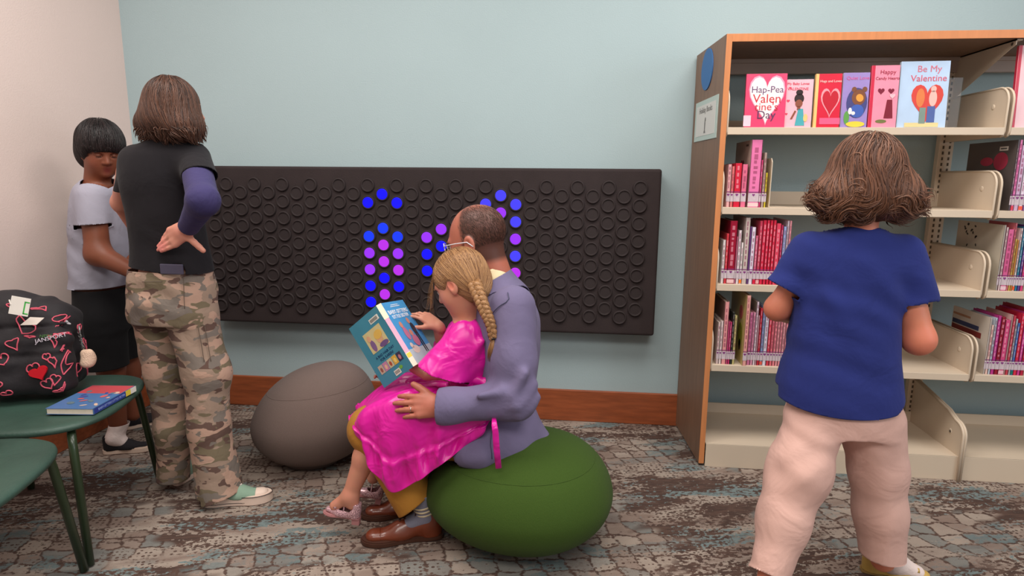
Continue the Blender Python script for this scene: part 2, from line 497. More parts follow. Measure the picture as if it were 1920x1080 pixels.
def text(name, s, size, M, m, parent, depth=.0004, align='CENTER', shear=0, sx=1.0):
    cu = bpy.data.curves.new(name, 'FONT'); cu.body = s; cu.size = size; cu.extrude = depth; cu.align_x = align; cu.align_y = 'CENTER'
    cu.resolution_u = 3; cu.shear = shear
    o = bpy.data.objects.new(name, cu); COL.objects.link(o)
    bpy.context.view_layer.update()
    dg = bpy.context.evaluated_depsgraph_get()
    me = bpy.data.meshes.new_from_object(o.evaluated_get(dg))
    bpy.data.objects.remove(o); bpy.data.curves.remove(cu)
    me.transform(M @ Matrix.Diagonal((sx, 1, 1, 1)))
    me.materials.clear()
    me.name = name
    return link(name, me, m, parent)
def basis(o, x, y):
    """matrix of a plane: origin o, x and y directions, z outwards"""
    x = Vector(x).normalized(); y = Vector(y); y = (y-x*y.dot(x)).normalized(); z = x.cross(y)
    return Matrix(((x.x, y.x, z.x, o[0]), (x.y, y.y, z.y, o[1]), (x.z, y.z, z.z, o[2]), (0, 0, 0, 1)))
def flat_shape(mb, M, poly, z=0, h=.0006, mat=0):
    mb.prism(poly, z, z+h, (0, 1, 2), mat, M)
def heart(cx, cy, w, h=None, n=28):
    h = h or w; P = []
    for i in range(n):
        t = 2*math.pi*i/n
        x = 16*math.sin(t)**3; y = 13*math.cos(t)-5*math.cos(2*t)-2*math.cos(3*t)-math.cos(4*t)
        P.append((cx+x/32*w, cy+(y+2.5)/29*h))
    return P[::-1]
def oval(cx, cy, w, h, n=20, a=0):
    return [(cx+w/2*math.cos(t)*math.cos(a)-h/2*math.sin(t)*math.sin(a), cy+w/2*math.cos(t)*math.sin(a)+h/2*math.sin(t)*math.cos(a)) for t in [2*math.pi*i/n for i in range(n)]]
def rect(x0, y0, x1, y1): return [(x0, y0), (x1, y0), (x1, y1), (x0, y1)]

# ================================================================== the room
XL = -2.287                                               # left wall
def carpet_mat():
    m = bpy.data.materials.new('carpet'); m.use_nodes = True; nt = m.node_tree; N = nt.nodes; L = nt.links
    b = N['Principled BSDF']; b.inputs['Roughness'].default_value = .95; b.inputs['Specular IOR Level'].default_value = .15
    tc = N.new('ShaderNodeTexCoord')
    def mapping(scale, rot=0, loc=(0, 0, 0)):
        mp = N.new('ShaderNodeMapping'); mp.vector_type = 'TEXTURE'; mp.inputs['Scale'].default_value = tuple(1/q for q in scale); mp.inputs['Rotation'].default_value = (0, 0, rot); mp.inputs['Location'].default_value = loc
        L.new(tc.outputs['Object'], mp.inputs[0]); return mp.outputs[0]
    def noise(v, sc, det=6, rough=.6):
        n = N.new('ShaderNodeTexNoise'); n.inputs['Scale'].default_value = sc; n.inputs['Detail'].default_value = det; n.inputs['Roughness'].default_value = rough
        L.new(v, n.inputs['Vector']); return n.outputs[0]
    def ramp(v, p0, p1, c0=(0, 0, 0, 1), c1=(1, 1, 1, 1)):
        r = N.new('ShaderNodeValToRGB'); e = r.color_ramp.elements; e[0].position = p0; e[1].position = p1; e[0].color = c0; e[1].color = c1
        L.new(v, r.inputs[0]); return r.outputs[0]
    def mix(f, a, b_, mode='MIX'):
        x = N.new('ShaderNodeMix'); x.data_type = 'RGBA'; x.blend_type = mode
        for i, v in ((0, f), (6, a), (7, b_)):
            if isinstance(v, (int, float)): x.inputs[i].default_value = v
            elif isinstance(v, tuple): x.inputs[i].default_value = v
            else: L.new(v, x.inputs[i])
        return x.outputs[2]
    def math_(op, a, b_=0):
        x = N.new('ShaderNodeMath'); x.operation = op
        for i, v in ((0, a), (1, b_)):
            if isinstance(v, (int, float)): x.inputs[i].default_value = v
            else: L.new(v, x.inputs[i])
        return x.outputs[0]
    brown = srgb((90, 70, 62)); dark = srgb((76, 60, 54)); beige = srgb((158, 144, 132)); tan = srgb((130, 112, 102)); teal = srgb((98, 108, 108)); tealL = srgb((116, 128, 127))
    band = mapping((1.0, 4.2, 1), math.radians(13))
    band2 = mapping((1.0, 3.8, 1), math.radians(17), (3, 1, 0))
    fine = mapping((1, 1.5, 1), math.radians(13))
    streak = mapping((10, 60, 1), math.radians(13))
    fn = noise(fine, 46, 4, .62)
    # big bands
    b1 = math_('ADD', noise(band, 1.7, 6, .72), math_('MULTIPLY', math_('SUBTRACT', fn, .5), .62))
    m1 = ramp(b1, .485, .505)
    b2 = math_('ADD', noise(band2, 1.9, 5, .6), math_('MULTIPLY', math_('SUBTRACT', fn, .5), .35))
    m2 = ramp(b2, .55, .565)
    # cobbles: cell edges
    def dot(v, n):
        x = N.new('ShaderNodeVectorMath'); x.operation = 'DOT_PRODUCT'; L.new(v, x.inputs[0]); x.inputs[1].default_value = n; return x.outputs['Value']
    P0 = tc.outputs['Object']; wb = noise(P0, 9, 3)
    cu = math_('ADD', dot(P0, (.914/.074, .407/.074, 0)), math_('MULTIPLY', wb, .9)); cv = math_('ADD', dot(P0, (-.17/.066, .985/.066, 0)), math_('MULTIPLY', noise(P0, 7, 3), .8))
    cx = N.new('ShaderNodeCombineXYZ'); L.new(cu, cx.inputs[0]); L.new(cv, cx.inputs[1])
    vo = N.new('ShaderNodeTexVoronoi'); vo.voronoi_dimensions = '2D'; vo.feature = 'DISTANCE_TO_EDGE'; vo.inputs['Scale'].default_value = 1; vo.inputs['Randomness'].default_value = .42
    L.new(cx.outputs[0], vo.inputs['Vector'])
    vc = N.new('ShaderNodeTexVoronoi'); vc.voronoi_dimensions = '2D'; vc.inputs['Scale'].default_value = 1; vc.inputs['Randomness'].default_value = .42
    L.new(cx.outputs[0], vc.inputs['Vector'])
    cob = ramp(math_('ADD', vo.outputs[0], math_('MULTIPLY', math_('SUBTRACT', fn, .5), .42)), .02, .085)
    region = ramp(noise(mapping((1, 1.8, 1), .3, (7, 2, 0)), 1.5, 3), .49, .53)
    # small dotted dither weave in the other regions
    v2 = N.new('ShaderNodeTexVoronoi'); v2.inputs['Scale'].default_value = 52; v2.inputs['Randomness'].default_value = .35
    L.new(mapping((1, 1.2, 1), math.radians(13)), v2.inputs['Vector'])
    dots = ramp(v2.outputs[0], .28, .34)
    dotreg = ramp(noise(mapping((1.2, 3, 1), .22, (2, 9, 0)), 2.2, 3), .49, .52)
    cellc = mix(vc.outputs[1], beige, tan)
    cellv = N.new('ShaderNodeSeparateColor'); L.new(vc.outputs[1], cellv.inputs[0])
    cellc = mix(ramp(cellv.outputs[0], .35, .65), beige, tan)
    cellc = mix(ramp(cellv.outputs[1], .72, .8), cellc, teal)
    basec = mix(ramp(noise(streak, 1.3, 4), .45, .55), brown, dark)
    light = mix(ramp(noise(band2, 3.3, 5), .45, .6), beige, tan)
    light = mix(m2, light, mix(ramp(fn, .45, .55), teal, tealL))
    c1 = mix(m1, basec, light)
    cobc = mix(cob, basec, mix(.4, cellc, light))
    cobm = math_('MULTIPLY', region, ramp(math_('ADD', noise(band, 2.2, 5, .7), math_('MULTIPLY', math_('SUBTRACT', fn, .5), .5)), .38, .42))
    c = mix(cobm, c1, cobc)
    c = mix(math_('MULTIPLY', math_('MULTIPLY', dotreg, m1), math_('SUBTRACT', 1, dots)), c, basec)
    c = mix(.35, c, noise(fine, 330, 2), 'SOFT_LIGHT')
    L.new(c, b.inputs['Base Color'])
    bp = N.new('ShaderNodeBump'); bp.inputs['Strength'].default_value = .5; bp.inputs['Distance'].default_value = .004
    L.new(math_('ADD', noise(fine, 380, 2), math_('MULTIPLY', c, .6)), bp.inputs['Height']); L.new(bp.outputs[0], b.inputs['Normal'])
    return m
tag(MB().box((XL-.2, -4.2, -.05), (3.2, .2, 0)).build('floor', carpet_mat()), kind='structure')
m_teal = mat('teal_wall_paint', (166, 185, 188), .75, var=.02, vscale=2, bump=.12, bscale=170)
m_white = mat('white_wall_paint', (224, 203, 195), .75, var=.015, vscale=2, bump=.1, bscale=170)
m_wood_base = mat('cherry_baseboard_wood', (150, 78, 44), .42, var=.22, vscale=7, stretch=(1.2, 6, 9), coat=.15)
tag(MB().box((XL-.1, 0, 0), (3.2, .1, 3.0)).build('wall_back', m_teal), kind='structure')
tag(MB().box((XL-.1, -4.2, 0), (XL, 0, 3.0)).build('wall_left', m_white), kind='structure')
def baseb(name, lo, hi): tag(MB().box(lo, hi, .004).build(name, m_wood_base), kind='structure')
baseb('baseboard_back', (XL+.016, -.016, 0), (.535, -.0005, .166))
baseb('baseboard_left', (XL+.0005, -4.2, 0), (XL+.016, -.0005, .166))

# ================================================================== light panel on the wall
m_foam = mat('black_foam', (52, 43, 43), .8, var=.08, vscale=12, bump=.15, bscale=240, spec=.25)
m_disc = mat('black_button_rubber', (50, 42, 42), .75, spec=.25, bump=.08, bscale=200)
def lit(name, c, s): return mat(name, (10, 8, 16), .4, emit=c, estr=s*.56, spec=.3)
m_blue = lit('blue_lit_disc', (14, 10, 255), 1.15); m_azure = lit('azure_lit_disc', (20, 58, 255), 1.1)
m_pale = lit('pale_blue_lit_disc', (72, 66, 255), 1.0); m_violet = lit('violet_lit_disc', (158, 52, 250), 1.0); m_magenta = lit('magenta_lit_disc', (190, 50, 235), 1.0)
panel = empty('light_button_panel', ((-1.86+.379)/2, -.055, .487), 'long black padded wall panel of round push buttons, some glowing blue and purple', 'light panel')
def pl(o):                                                # keeps world placement under a placed Empty
    p = o.parent; M = Matrix.Identity(4); ch = []
    while p is not None: ch.append(p); p = p.parent
    for q in reversed(ch): M = M @ Matrix.LocRotScale(q.location, q.rotation_euler, q.scale)
    o.data.transform(M.inverted()); return o
pl(MB().box((-1.86, -.11, .487), (.379, -.001, 1.273), .012, 3).build('foam_board', m_foam, panel))
def disc_mesh(name, m, lit=False):
    b = MB()
    MM = Matrix.Rotation(math.radians(90), 4, 'X')
    b.lathe([(.0342, 0), (.0340, .005), (.0315, .010), (.0275, .0105), (.0262, .0085), (.0252, .0060)] + ([] if lit else [(.0235, .0060)]), 28, MM)
    if lit:
        b.lathe([(.0262, .0062), (.0260, .0092), (.024, .0098)], 28, MM, 1)
    bmesh.ops.recalc_face_normals(b.bm, faces=b.bm.faces)
    me = bpy.data.meshes.new(name); b.bm.to_mesh(me); b.bm.free()
    for mm in m: me.materials.append(mm)
    return me
LIT = {('e', 5): {1: 'b', 3: 'a', 4: 'v', 5: 'v', 6: 'b', 7: 'b'}, ('o', 5): {0: 'b', 2: 'a', 3: 'm', 4: 'm', 5: 'b', 6: 'm'},
       ('e', 6): {1: 'b', 3: 'a', 4: 'v', 5: 'm', 6: 'b'}, ('e', 7): {3: 'v', 4: 'b', 5: 'b'}, ('o', 7): {2: 'v', 3: 'b'},
       ('e', 9): {1: 'p', 5: 'a'}, ('o', 9): {0: 'p', 1: 'v', 4: 'b'}, ('e', 10): {1: 'p', 2: 'p', 3: 'v', 4: 'p', 5: 'm'}}
mm_ = {'b': m_blue, 'a': m_azure, 'p': m_pale, 'v': m_violet, 'm': m_magenta}
lit_me = {k: disc_mesh('button', [m_disc, v], True) for k, v in mm_.items()}
off_me = disc_mesh('button', [m_disc])
X0, DX, Z0, DZ = -1.726, .14357, 1.186, .0816
cells = []
for par_, ncol in (('e', 15), ('o', 14)):
    for c in range(-1 if par_ == 'o' else 0, ncol):
        for r in range(8):
            cells.append((par_, c, r, X0+DX*(c+(.5 if par_ == 'o' else 0)), Z0-DZ*(r+(.5 if par_ == 'o' else 0))-.004*0))
offc = []
for par_, c, r, x, z in cells:
    k = LIT.get((par_, c), {}).get(r)
    if k:
        o = link('button', lit_me[k], None, panel)
        o.location = Vector((x, -.1095, z))-panel.location
        o['label'] = {'b': 'button glowing deep blue', 'a': 'button glowing azure', 'p': 'button glowing pale blue', 'v': 'button glowing violet', 'm': 'button glowing magenta'}[k]
    else: offc.append((x, z))
offc.sort(key=lambda q: -q[0])
nun = 100-sum(len(v) for v in LIT.values())
for x, z in offc[:nun]:
    o = link('button', off_me, None, panel); o.location = Vector((x, -.1095, z))-panel.location
big = bmesh.new()
for x, z in offc[nun:]:
    n0 = len(big.verts); big.from_mesh(off_me); big.verts.ensure_lookup_table()
    bmesh.ops.translate(big, vec=(x, -.1095, z), verts=big.verts[n0:])
me = bpy.data.meshes.new('unlit_buttons'); big.to_mesh(me); big.free()
o = pl(link('unlit_buttons', me, m_disc, panel)); o['kind'] = 'stuff'

# ================================================================== poufs
def pouf(name, cx, cy, rx, ry, h, rz, lean, m, label, seam=True, taper=.0, dent=None):
    """a pebble: superellipsoid, its widest girth low, flattened base, dished crown seam"""
    nu, nv = 96, 56; V = []; F = []
    for j in range(nv+1):
        v = -math.pi/2+math.pi*j/nv
        zz = math.sin(v); rr = math.cos(v)
        rr = abs(rr)**.86; zz = math.copysign(abs(zz)**1.05, zz)
        z = .5*h*(1+zz)
        if z < .018: z = z*.15
        g = 1.0 + .10*(-zz)*(1-abs(zz))                   # belly a little low
        for i in range(nu):
            u = 2*math.pi*i/nu
            e = 1-taper*math.cos(u)*.5
            x = rx*rr*g*math.copysign(abs(math.cos(u))**.94, math.cos(u)); y = ry*rr*g*e*math.copysign(abs(math.sin(u))**.94, math.sin(u))
            x += lean[0]*(z/h-.5); y += lean[1]*(z/h-.5)
            zt = z*(1+lean[2]*(x/rx)*(z/h))
            if seam:
                s = abs((z/h-.80)/.012); s = math.exp(-s*s); x *= 1-.006*s; y *= 1-.006*s
            if dent is not None:                          # pressed in where somebody sits
                wx = cx+x*math.cos(rz)-y*math.sin(rz)-dent[0]; wy = cy+x*math.sin(rz)+y*math.cos(rz)-dent[1]
                q = math.hypot(wx/dent[2], wy/dent[3]); lim = dent[4]+max(0, q-.75)*.45
                if zt > lim: zt = lim+(zt-lim)*.06
            V.append((x, y, zt))
    for j in range(nv):
        for i in range(nu):
            F.append((j*nu+i, j*nu+(i+1) % nu, (j+1)*nu+(i+1) % nu, (j+1)*nu+i))
    me = bpy.data.meshes.new(name); me.from_pydata(V, [], F); me.update()
    mb = MB(); mb.bm.from_mesh(me); bmesh.ops.remove_doubles(mb.bm, verts=mb.bm.verts, dist=.0004)
    bmesh.ops.recalc_face_normals(mb.bm, faces=mb.bm.faces); mb.bm.to_mesh(me); mb.bm.free()
    root = empty(name, (cx, cy, 0), label, 'pouf', rz=rz)
    c = link('cover', me, m, root, smooth=True)
    # stitched seam
    pts = []
    for i in range(73):
        u = 2*math.pi*i/72; k = int(round(.80*nv))
        j = min(range(nv+1), key=lambda q: abs(.5*(1+math.copysign(abs(math.sin(-math.pi/2+math.pi*q/nv))**1.05, math.sin(-math.pi/2+math.pi*q/nv)))-.80))
        p = V[j*nu+int(round(i*nu/72)) % nu]; pts.append(Vector(p)*1.0)
    MB().tube(pts, .0013, 6, cap=False).build('seam', m, root)
    return root
m_grayf = mat('grey_pouf_fabric', (114, 98, 92), .9, sheen=.3, var=.05, vscale=300, bump=.25, bscale=500, spec=.2)
m_greenf = mat('green_pouf_fabric', (55, 77, 25), .9, sheen=.25, var=.07, vscale=300, bump=.25, bscale=500, spec=.2)
gray_pouf = pouf('pouf', -1.105, -.595, .262, .24, .43, math.radians(8), (.05, .0, .10), m_grayf, 'grey felt pebble pouf standing by the wall under the button panel', taper=.05)
green_pouf = pouf('pouf', -.178, -1.07, .322, .275, .375, math.radians(-10), (.02, 0, .05), m_greenf, 'green felt pebble pouf that the man in the blazer sits on', taper=-.1, dent=(-.30, -1.02, .17, .20, .255))

# ================================================================== bookcase
class RBox(Prim):
    fl = None
    def __init__(s, c, h, r, M=None, k=.02, op='u'):
        s.c = np.array(c, float); s.h = np.array(h, float)-r; s.r = r; s.R = None if M is None else np.array(M, float); s.k = k; s.op = op
    def box(s):
        m = np.linalg.norm(s.h)+s.r
        return s.c-m, s.c+m
    def ev(s, P):
        p = P-s.c
        if s.R is not None: p = p@s.R
        q = np.abs(p)-s.h
        return np.linalg.norm(np.maximum(q, 0), axis=1)+np.minimum(q.max(1), 0)-s.r
m_cream = mat('cream_painted_steel', (208, 190, 168), .5, var=.02, vscale=5, spec=.4)
m_slot = mat('dark_slot', (88, 76, 62), .8)
m_walnut = mat('brown_laminate', (128, 98, 78), .5, var=.12, vscale=9, stretch=(4, 4, .5))
m_edge = mat('orange_wood_edge', (200, 128, 78), .45, var=.08, vscale=10, stretch=(6, 6, .6))
m_rail = mat('brown_grey_rail', (172, 152, 140), .5, var=.03)
m_signblue = mat('sign_blue', (52, 108, 168), .6); m_paperg = mat('pale_green_paper', (186, 204, 198), .7); m_paperw = mat('sign_paper', (214, 214, 210), .7)
m_greyink = mat('grey_ink', (120, 120, 118), .8)
XB, DB = .553, .448
case = empty('bookcase', (1.2, -.22, 0), 'tall wooden sided library bookcase with cream steel shelves of pink and red books', 'bookcase')
XE = 2.75
SKEW = -.032
def skew(o):
    for v in o.data.vertices:
        y = v.co.y+(case.location.y if o.parent == case else case.location.y); v.co.x += SKEW*(y+DB)/(DB-.012)
    return o
pl(MB().prism([(XB, -DB), (XB+.022, -DB), (XB+.022, -.012), (XB+SKEW, -.012)], .012, 1.781, (0, 1, 2)).build('side_panel', m_walnut, case))
pl(MB().box((XB, -DB-.0025, .012), (XB+.022, -DB, 1.781), .0006).box((XB+.022, -DB-.0025, 1.752), (XE, -DB, 1.781), .0006).build('edge_banding', m_edge, case))
pl(MB().box((XB+.022, -DB, 1.753), (XE, -.012, 1.7805), .001).build('top_panel', m_walnut, case))
pl(MB().box((XB+.022, -.075, 1.690), (XE, -.05, 1.753), .002).box((XB+.022, -.085, 1.735), (XE, -.07, 1.753), .002).build('back_rail', m_rail, case))
pl(MB().box((XB+.003, -DB+.003, 0), (XB+.02, -.015, .012)).build('foot_strip', cm((58, 44, 36)), case))
SH = [1.404, 1.091, .776, .430]; TH = .028
XU = 1.608
def upright(x):
    b = MB().box((x-.030, -.062, .0), (x+.030, -.030, 1.752), .003)
    for i in range(66):
        z = .12+i*.0245
        for dx in (-.013, .013): b.box((x+dx-.0035, -.0635, z), (x+dx+.0035, -.0610, z+.013), mat=1)
    for z in (): pass
    pl(b.build('upright', [m_cream, m_slot], case))
upright(XU); upright(XB+.055); upright(XE-.12)
BAYS = [(XB+.024, XU-.006), (XU+.008, XE-.1)]
def end_poly(z, h, y1=-.444, y0=-.058, r=.055):
    P = [(y0, z-.006), (y1+.02, z-.006)]
    P += [(y1+.02-.02*math.sin(t), z+.014-.02*math.cos(t)) for t in (math.pi/4, math.pi/2)]
    P += [(y1+r-r*math.cos(t), z+h-r+r*math.sin(t)) for t in [i*math.pi/2/7 for i in range(8)]]
    P += [(y0, z+h)]
    return P
def shelf_end(z, x, parent, h=.178, poly=None):
    P = poly or end_poly(z, h)
    b = MB().prism(P, x, x+.0025, (1, 2, 0))
    # rolled rim
    rim = [Vector((x+.0012, y, zz)) for y, zz in P[1:-1]] + [Vector((x+.0012, P[-1][0], P[-1][1]))]
    b.tube(rim, .0042, 8)
    yy, zc = -.36, z+h*.62
    b.lathe([(.011, -.0012), (.011, .0004), (.007, .0018), (.003, .002)], 16, Matrix.Translation((x, yy, zc)) @ Matrix.Rotation(-math.pi/2, 4, 'Y'))
    return pl(b.build('shelf_end', m_cream, parent))
for x0, x1 in BAYS:
    for i, z in enumerate(SH):
        b = MB().box((x0+.004, -DB+.001, z), (x1-.004, -DB+.005, z+TH), .0012)
        b.box((x0+.004, -DB+.004, z+TH-.003), (x1-.004, -.06, z+TH)).box((x0+.004, -.066, z+TH-.002), (x1-.004, -.062, z+TH+.058))
        b.box((x0+.004, -DB+.004, z), (x1-.004, -DB+.02, z+.003))
        s = pl(b.build('shelf', m_cream, case))
        shelf_end(z, x1-.004, s)
        shelf_end(z, x0+.001, s)
    b = MB().box((x0+.002, -DB-.004, 0), (x1-.002, -DB, .104), .001).box((x0+.002, -DB-.003, .101), (x1-.002, -.06, .104)).box((x0+.002, -.068, .10), (x1-.002, -.062, .152))
    pl(b.build('base_shelf', m_cream, case))
bp_ = [(-.058, .0), (-.462, .0), (-.462, .17)] + [(-.462+.06-.06*math.cos(t), .19+.06*math.sin(t)*.9) for t in [i*math.pi/2/6 for i in range(7)]] + [(-.34, .268), (-.058, .315)]
for x in (XU-.008, XU+.002):
    b = MB().prism(bp_, x, x+.004, (1, 2, 0)); b.tube([Vector((x+.002, y, z)) for y, z in bp_[1:]], .0055, 8)
    b.lathe([(.013, -.001), (.013, .0006), (.008, .002)], 16, Matrix.Translation((x, -.375, .185)) @ Matrix.Rotation(-math.pi/2, 4, 'Y'))
    if x < XU: b.lathe([(.006, .002), (.006, .0026)], 12, Matrix.Translation((x, -.378, .185)) @ Matrix.Rotation(-math.pi/2, 4, 'Y'), 1)
    pl(b.build('base_end', [m_cream, m_slot], case))
for x in (XU-.004,):
    b = MB().prism([(-.06, 1.752), (-.43, 1.752), (-.43, 1.732), (-.40, 1.722), (-.06, 1.575)], x, x+.003, (1, 2, 0))
    b.box((x, -.43, 1.747), (x+.022, -.06, 1.752)); b.lathe([(.006, 0), (.006, .0015)], 12, Matrix.Translation((x, -.41, 1.738)) @ Matrix.Rotation(-math.pi/2, 4, 'Y'), 1)
    pl(b.build('canopy_bracket', [m_cream, m_slot], case))
# sign disc and notice on the side panel
b = MB(); b.prism(oval(-.205, 1.690, .17, .17, 40), XB-.004, XB-.0003, (1, 2, 0)); skew(pl(b.build('sign_disc', m_signblue, case, 'round blue paper disc')))
b = MB().box((XB-.0035, -.40, 1.395), (XB-.0003, -.06, 1.565)); notice = skew(pl(b.build('notice', m_paperg, case, 'pale green framed paper notice')))
skew(pl(MB().box((XB-.0042, -.375, 1.415), (XB-.0034, -.085, 1.545)).build('sheet', m_paperw, notice)))
text('heading', 'Holiday Books', .034, basis((XB-.0046, -.23, 1.522), (0, -1, 0), (0, 0, 1)), m_greyink, notice)
skew(pl(bpy.data.objects['heading']))
b = MB()
Mn = basis((XB-.0046, -.23, 1.455), (0, -1, 0), (0, 0, 1))
flat_shape(b, Mn, [(-.012, -.03), (.012, -.03), (.008, -.02), (-.008, -.02)]); flat_shape(b, Mn, [(-.005, -.02), (.005, -.02), (.007, .01), (0, .035), (-.006, .012)])
flat_shape(b, Mn, oval(.006, .026, .012, .016))
skew(pl(b.build('printed_figure', m_greyink, notice)))

# ------------------------------------------------------------------ books
m_pages = mat('book_pages', (226, 214, 196), .85, var=.05, vscale=40, stretch=(40, 1, 1))
m_label = mat('spine_label_white', (198, 182, 188), .6, var=.12, vscale=60); m_heart = cm((128, 50, 118)); m_lab2 = cm((150, 130, 168))
_bm = {}
def gloss(col):
    if col not in _bm: _bm[col] = mat('cover_%02x%02x%02x' % col, col, .32, spec=.45, var=.06, vscale=14)
    return _bm[col]
def spine_book(px0, px1, top, h=None, depth=.16, col=(200, 60, 90), side=None, z=None, label='', group=None, stamp=None, lean=0, y=-.432, bands=1, decor=None, name='book'):
    """spine towards the room: px0..px1 as seen on the shelf's front, top of the spine in the photo"""
    x0 = at(px0, 500, y)[0] if px0 > 10 else px0; x1 = at(px1, 500, y)[0] if px1 > 10 else px1
    # x on the shelf depends on the row's height in the picture
    zm = z+.08
    for _ in range(3):
        x0 = _xrow(px0, y, zm); x1 = _xrow(px1, y, zm)
    hh = h or (at((px0+px1)/2, top, y)[2]-z)
    t = max(x1-x0-.0006, .003)
    root = empty(name, (x0+t/2, y+depth/2, z), label, 'book', group)
    b = MB().box((-t/2, -depth/2, 0), (t/2, -depth/2+.0018, hh), .0004).box((-t/2, -depth/2, 0), (-t/2+.0016, depth/2, hh)).box((t/2-.0016, -depth/2, 0), (t/2, depth/2, hh))
    cov = b.build('cover', [gloss(col)] + ([gloss(side)] if side else []), root)
    if side:
        for p in cov.data.polygons:
            if abs(p.normal.x) > .9: p.material_index = 1
    MB().box((-t/2+.0015, -depth/2+.0018, .003), (t/2-.0015, depth/2-.003, hh-.003)).build('pages', m_pages, root)
    if bands and t > .004:
        b = MB().box((-t/2-.0002, -depth/2-.0006, .022), (t/2+.0002, -depth/2+.0001, .022+.034)).build('spine_label', m_label, root)
        b2 = MB(); M = basis((0, -depth/2-.0007, .048), (1, 0, 0), (0, 0, 1)); w = min(t*.8, .011)
        flat_shape(b2, M, heart(0, 0, w), 0, .0003); b2.box((-t/2*.9, -depth/2-.0011, .059), (t/2*.9, -depth/2-.0006, .062)); b2.build('label_mark', m_heart, root)
        if stamp: MB().box((-t/2-.0001, -depth/2-.0006, .003), (t/2+.0001, -depth/2+.0001, .018)).build('call_sticker', gloss(stamp), root)
    if t > .006:
        b3 = MB(); rg = random.Random(int(px0*7+z*100)); zz = .075; dark = sum(col) < 420
        while zz < hh-.02:
            l = rg.uniform(.008, .025); b3.box((-t*.18, -depth/2-.0005, zz), (t*rg.uniform(.05, .25), -depth/2+.0001, min(zz+l, hh-.01))); zz += l+rg.uniform(.003, .012)
        b3.build('spine_title', cm(tuple(int(.5*q+.5*t_) for q, t_ in zip(col, (236, 200, 204) if dark else (120, 40, 70)))), root)
    if decor: decor(root, t, depth, hh)
    if lean: root.rotation_euler = (0, lean, 0)
    return root
def _xrow(px, y, z):
    # x of the point at depth y, height z that shows at column px
    # solve: ((P-C).R)/((P-C).F) = (px-960)/f
    k = (px-960)/FPX; a = CRT-k*CFW
    return (-(a[1]*(y-CPOS[1])+a[2]*(z-CPOS[2])))/a[0]+CPOS[0]
Z1, Z2, Z3, Z4 = [z+TH+.0005 for z in SH]
def ord_(i): return ['first', 'second', 'third', 'fourth', 'fifth', 'sixth', 'seventh', 'eighth', 'ninth', 'tenth', 'eleventh', 'twelfth', 'thirteenth', 'fourteenth', 'fifteenth', 'sixteenth', 'seventeenth', 'eighteenth', 'nineteenth', 'twentieth', 'twenty-first', 'twenty-second', 'twenty-third', 'twenty-fourth', 'twenty-fifth', 'twenty-sixth'][i]
def row(rows, z, where, group, frm):
    for i, (a, b_, top, col, nm, *r) in enumerate(rows):
        kw = r[0] if r else {}
        spine_book(a, b_, top, z=z, col=col, label='%s, %s from %s, %s' % (nm, ord_(i), frm, where), group=group, **kw)
WH = (226, 214, 212); PK = (226, 128, 158); HP = (214, 70, 120); RD = (190, 30, 56); DR = (132, 20, 44); LP = (232, 170, 184); CR = (224, 204, 178); PU = (120, 70, 140); BL = (116, 140, 190); GY = (180, 170, 166); MG = (176, 40, 120); SA = (214, 110, 110)
def hrt(root, t, d, h):
    b = MB(); M = basis((-t/2-.0003, -.0, h*.62), (0, -1, 0), (0, 0, 1)); flat_shape(b, M, heart(0, 0, .05), 0, .0003); b.build('cover_heart', cm((120, 24, 44)), root)
    b = MB(); flat_shape(b, basis((-t/2-.0003, -.06, h*.93), (0, -1, 0), (0, 0, 1)), rect(-.018, -.004, .018, .004)); b.build('barcode_sticker', cm((90, 70, 66)), root)
row([(1363, 1370, 308, (226, 168, 168), 'slim blush book'), (1370.4, 1376, 312, SA, 'narrow salmon book'), (1376.4, 1389, 306, (206, 34, 60), 'short bright red book'),
     (1390, 1400, 308, (222, 110, 140), 'short rose book with clear jacket'), (1404, 1424, 262, (228, 120, 170), 'tall pink picture book with a heart on its side', dict(side=(184, 160, 150), depth=.25, decor=hrt, stamp=(228, 196, 196))),
     (1424.5, 1428, 300, HP, 'thin pink book'), (1429, 1434, 286, (176, 150, 140), 'thin taupe book'), (1434.4, 1438, 324, (224, 200, 60), 'little yellow lettered book')],
    Z2, 'second shelf', 'books at the left of the second shelf', 'left')
sup = empty('book_support', (_xrow(1444, -.42, Z2+.1), -.36, Z2), 'cream metal book end closing the short row on the second shelf', 'book end')
MB().prism([(-.07, 0), (.07, 0), (.07, .195), (-.055, .195), (-.07, .18)], -.0015, .0015, (1, 2, 0)).build('upright_plate', m_cream, sup)
MB().box((-.0, -.07, 0), (.085, .07, .0015)).build('foot_plate', m_cream, sup)
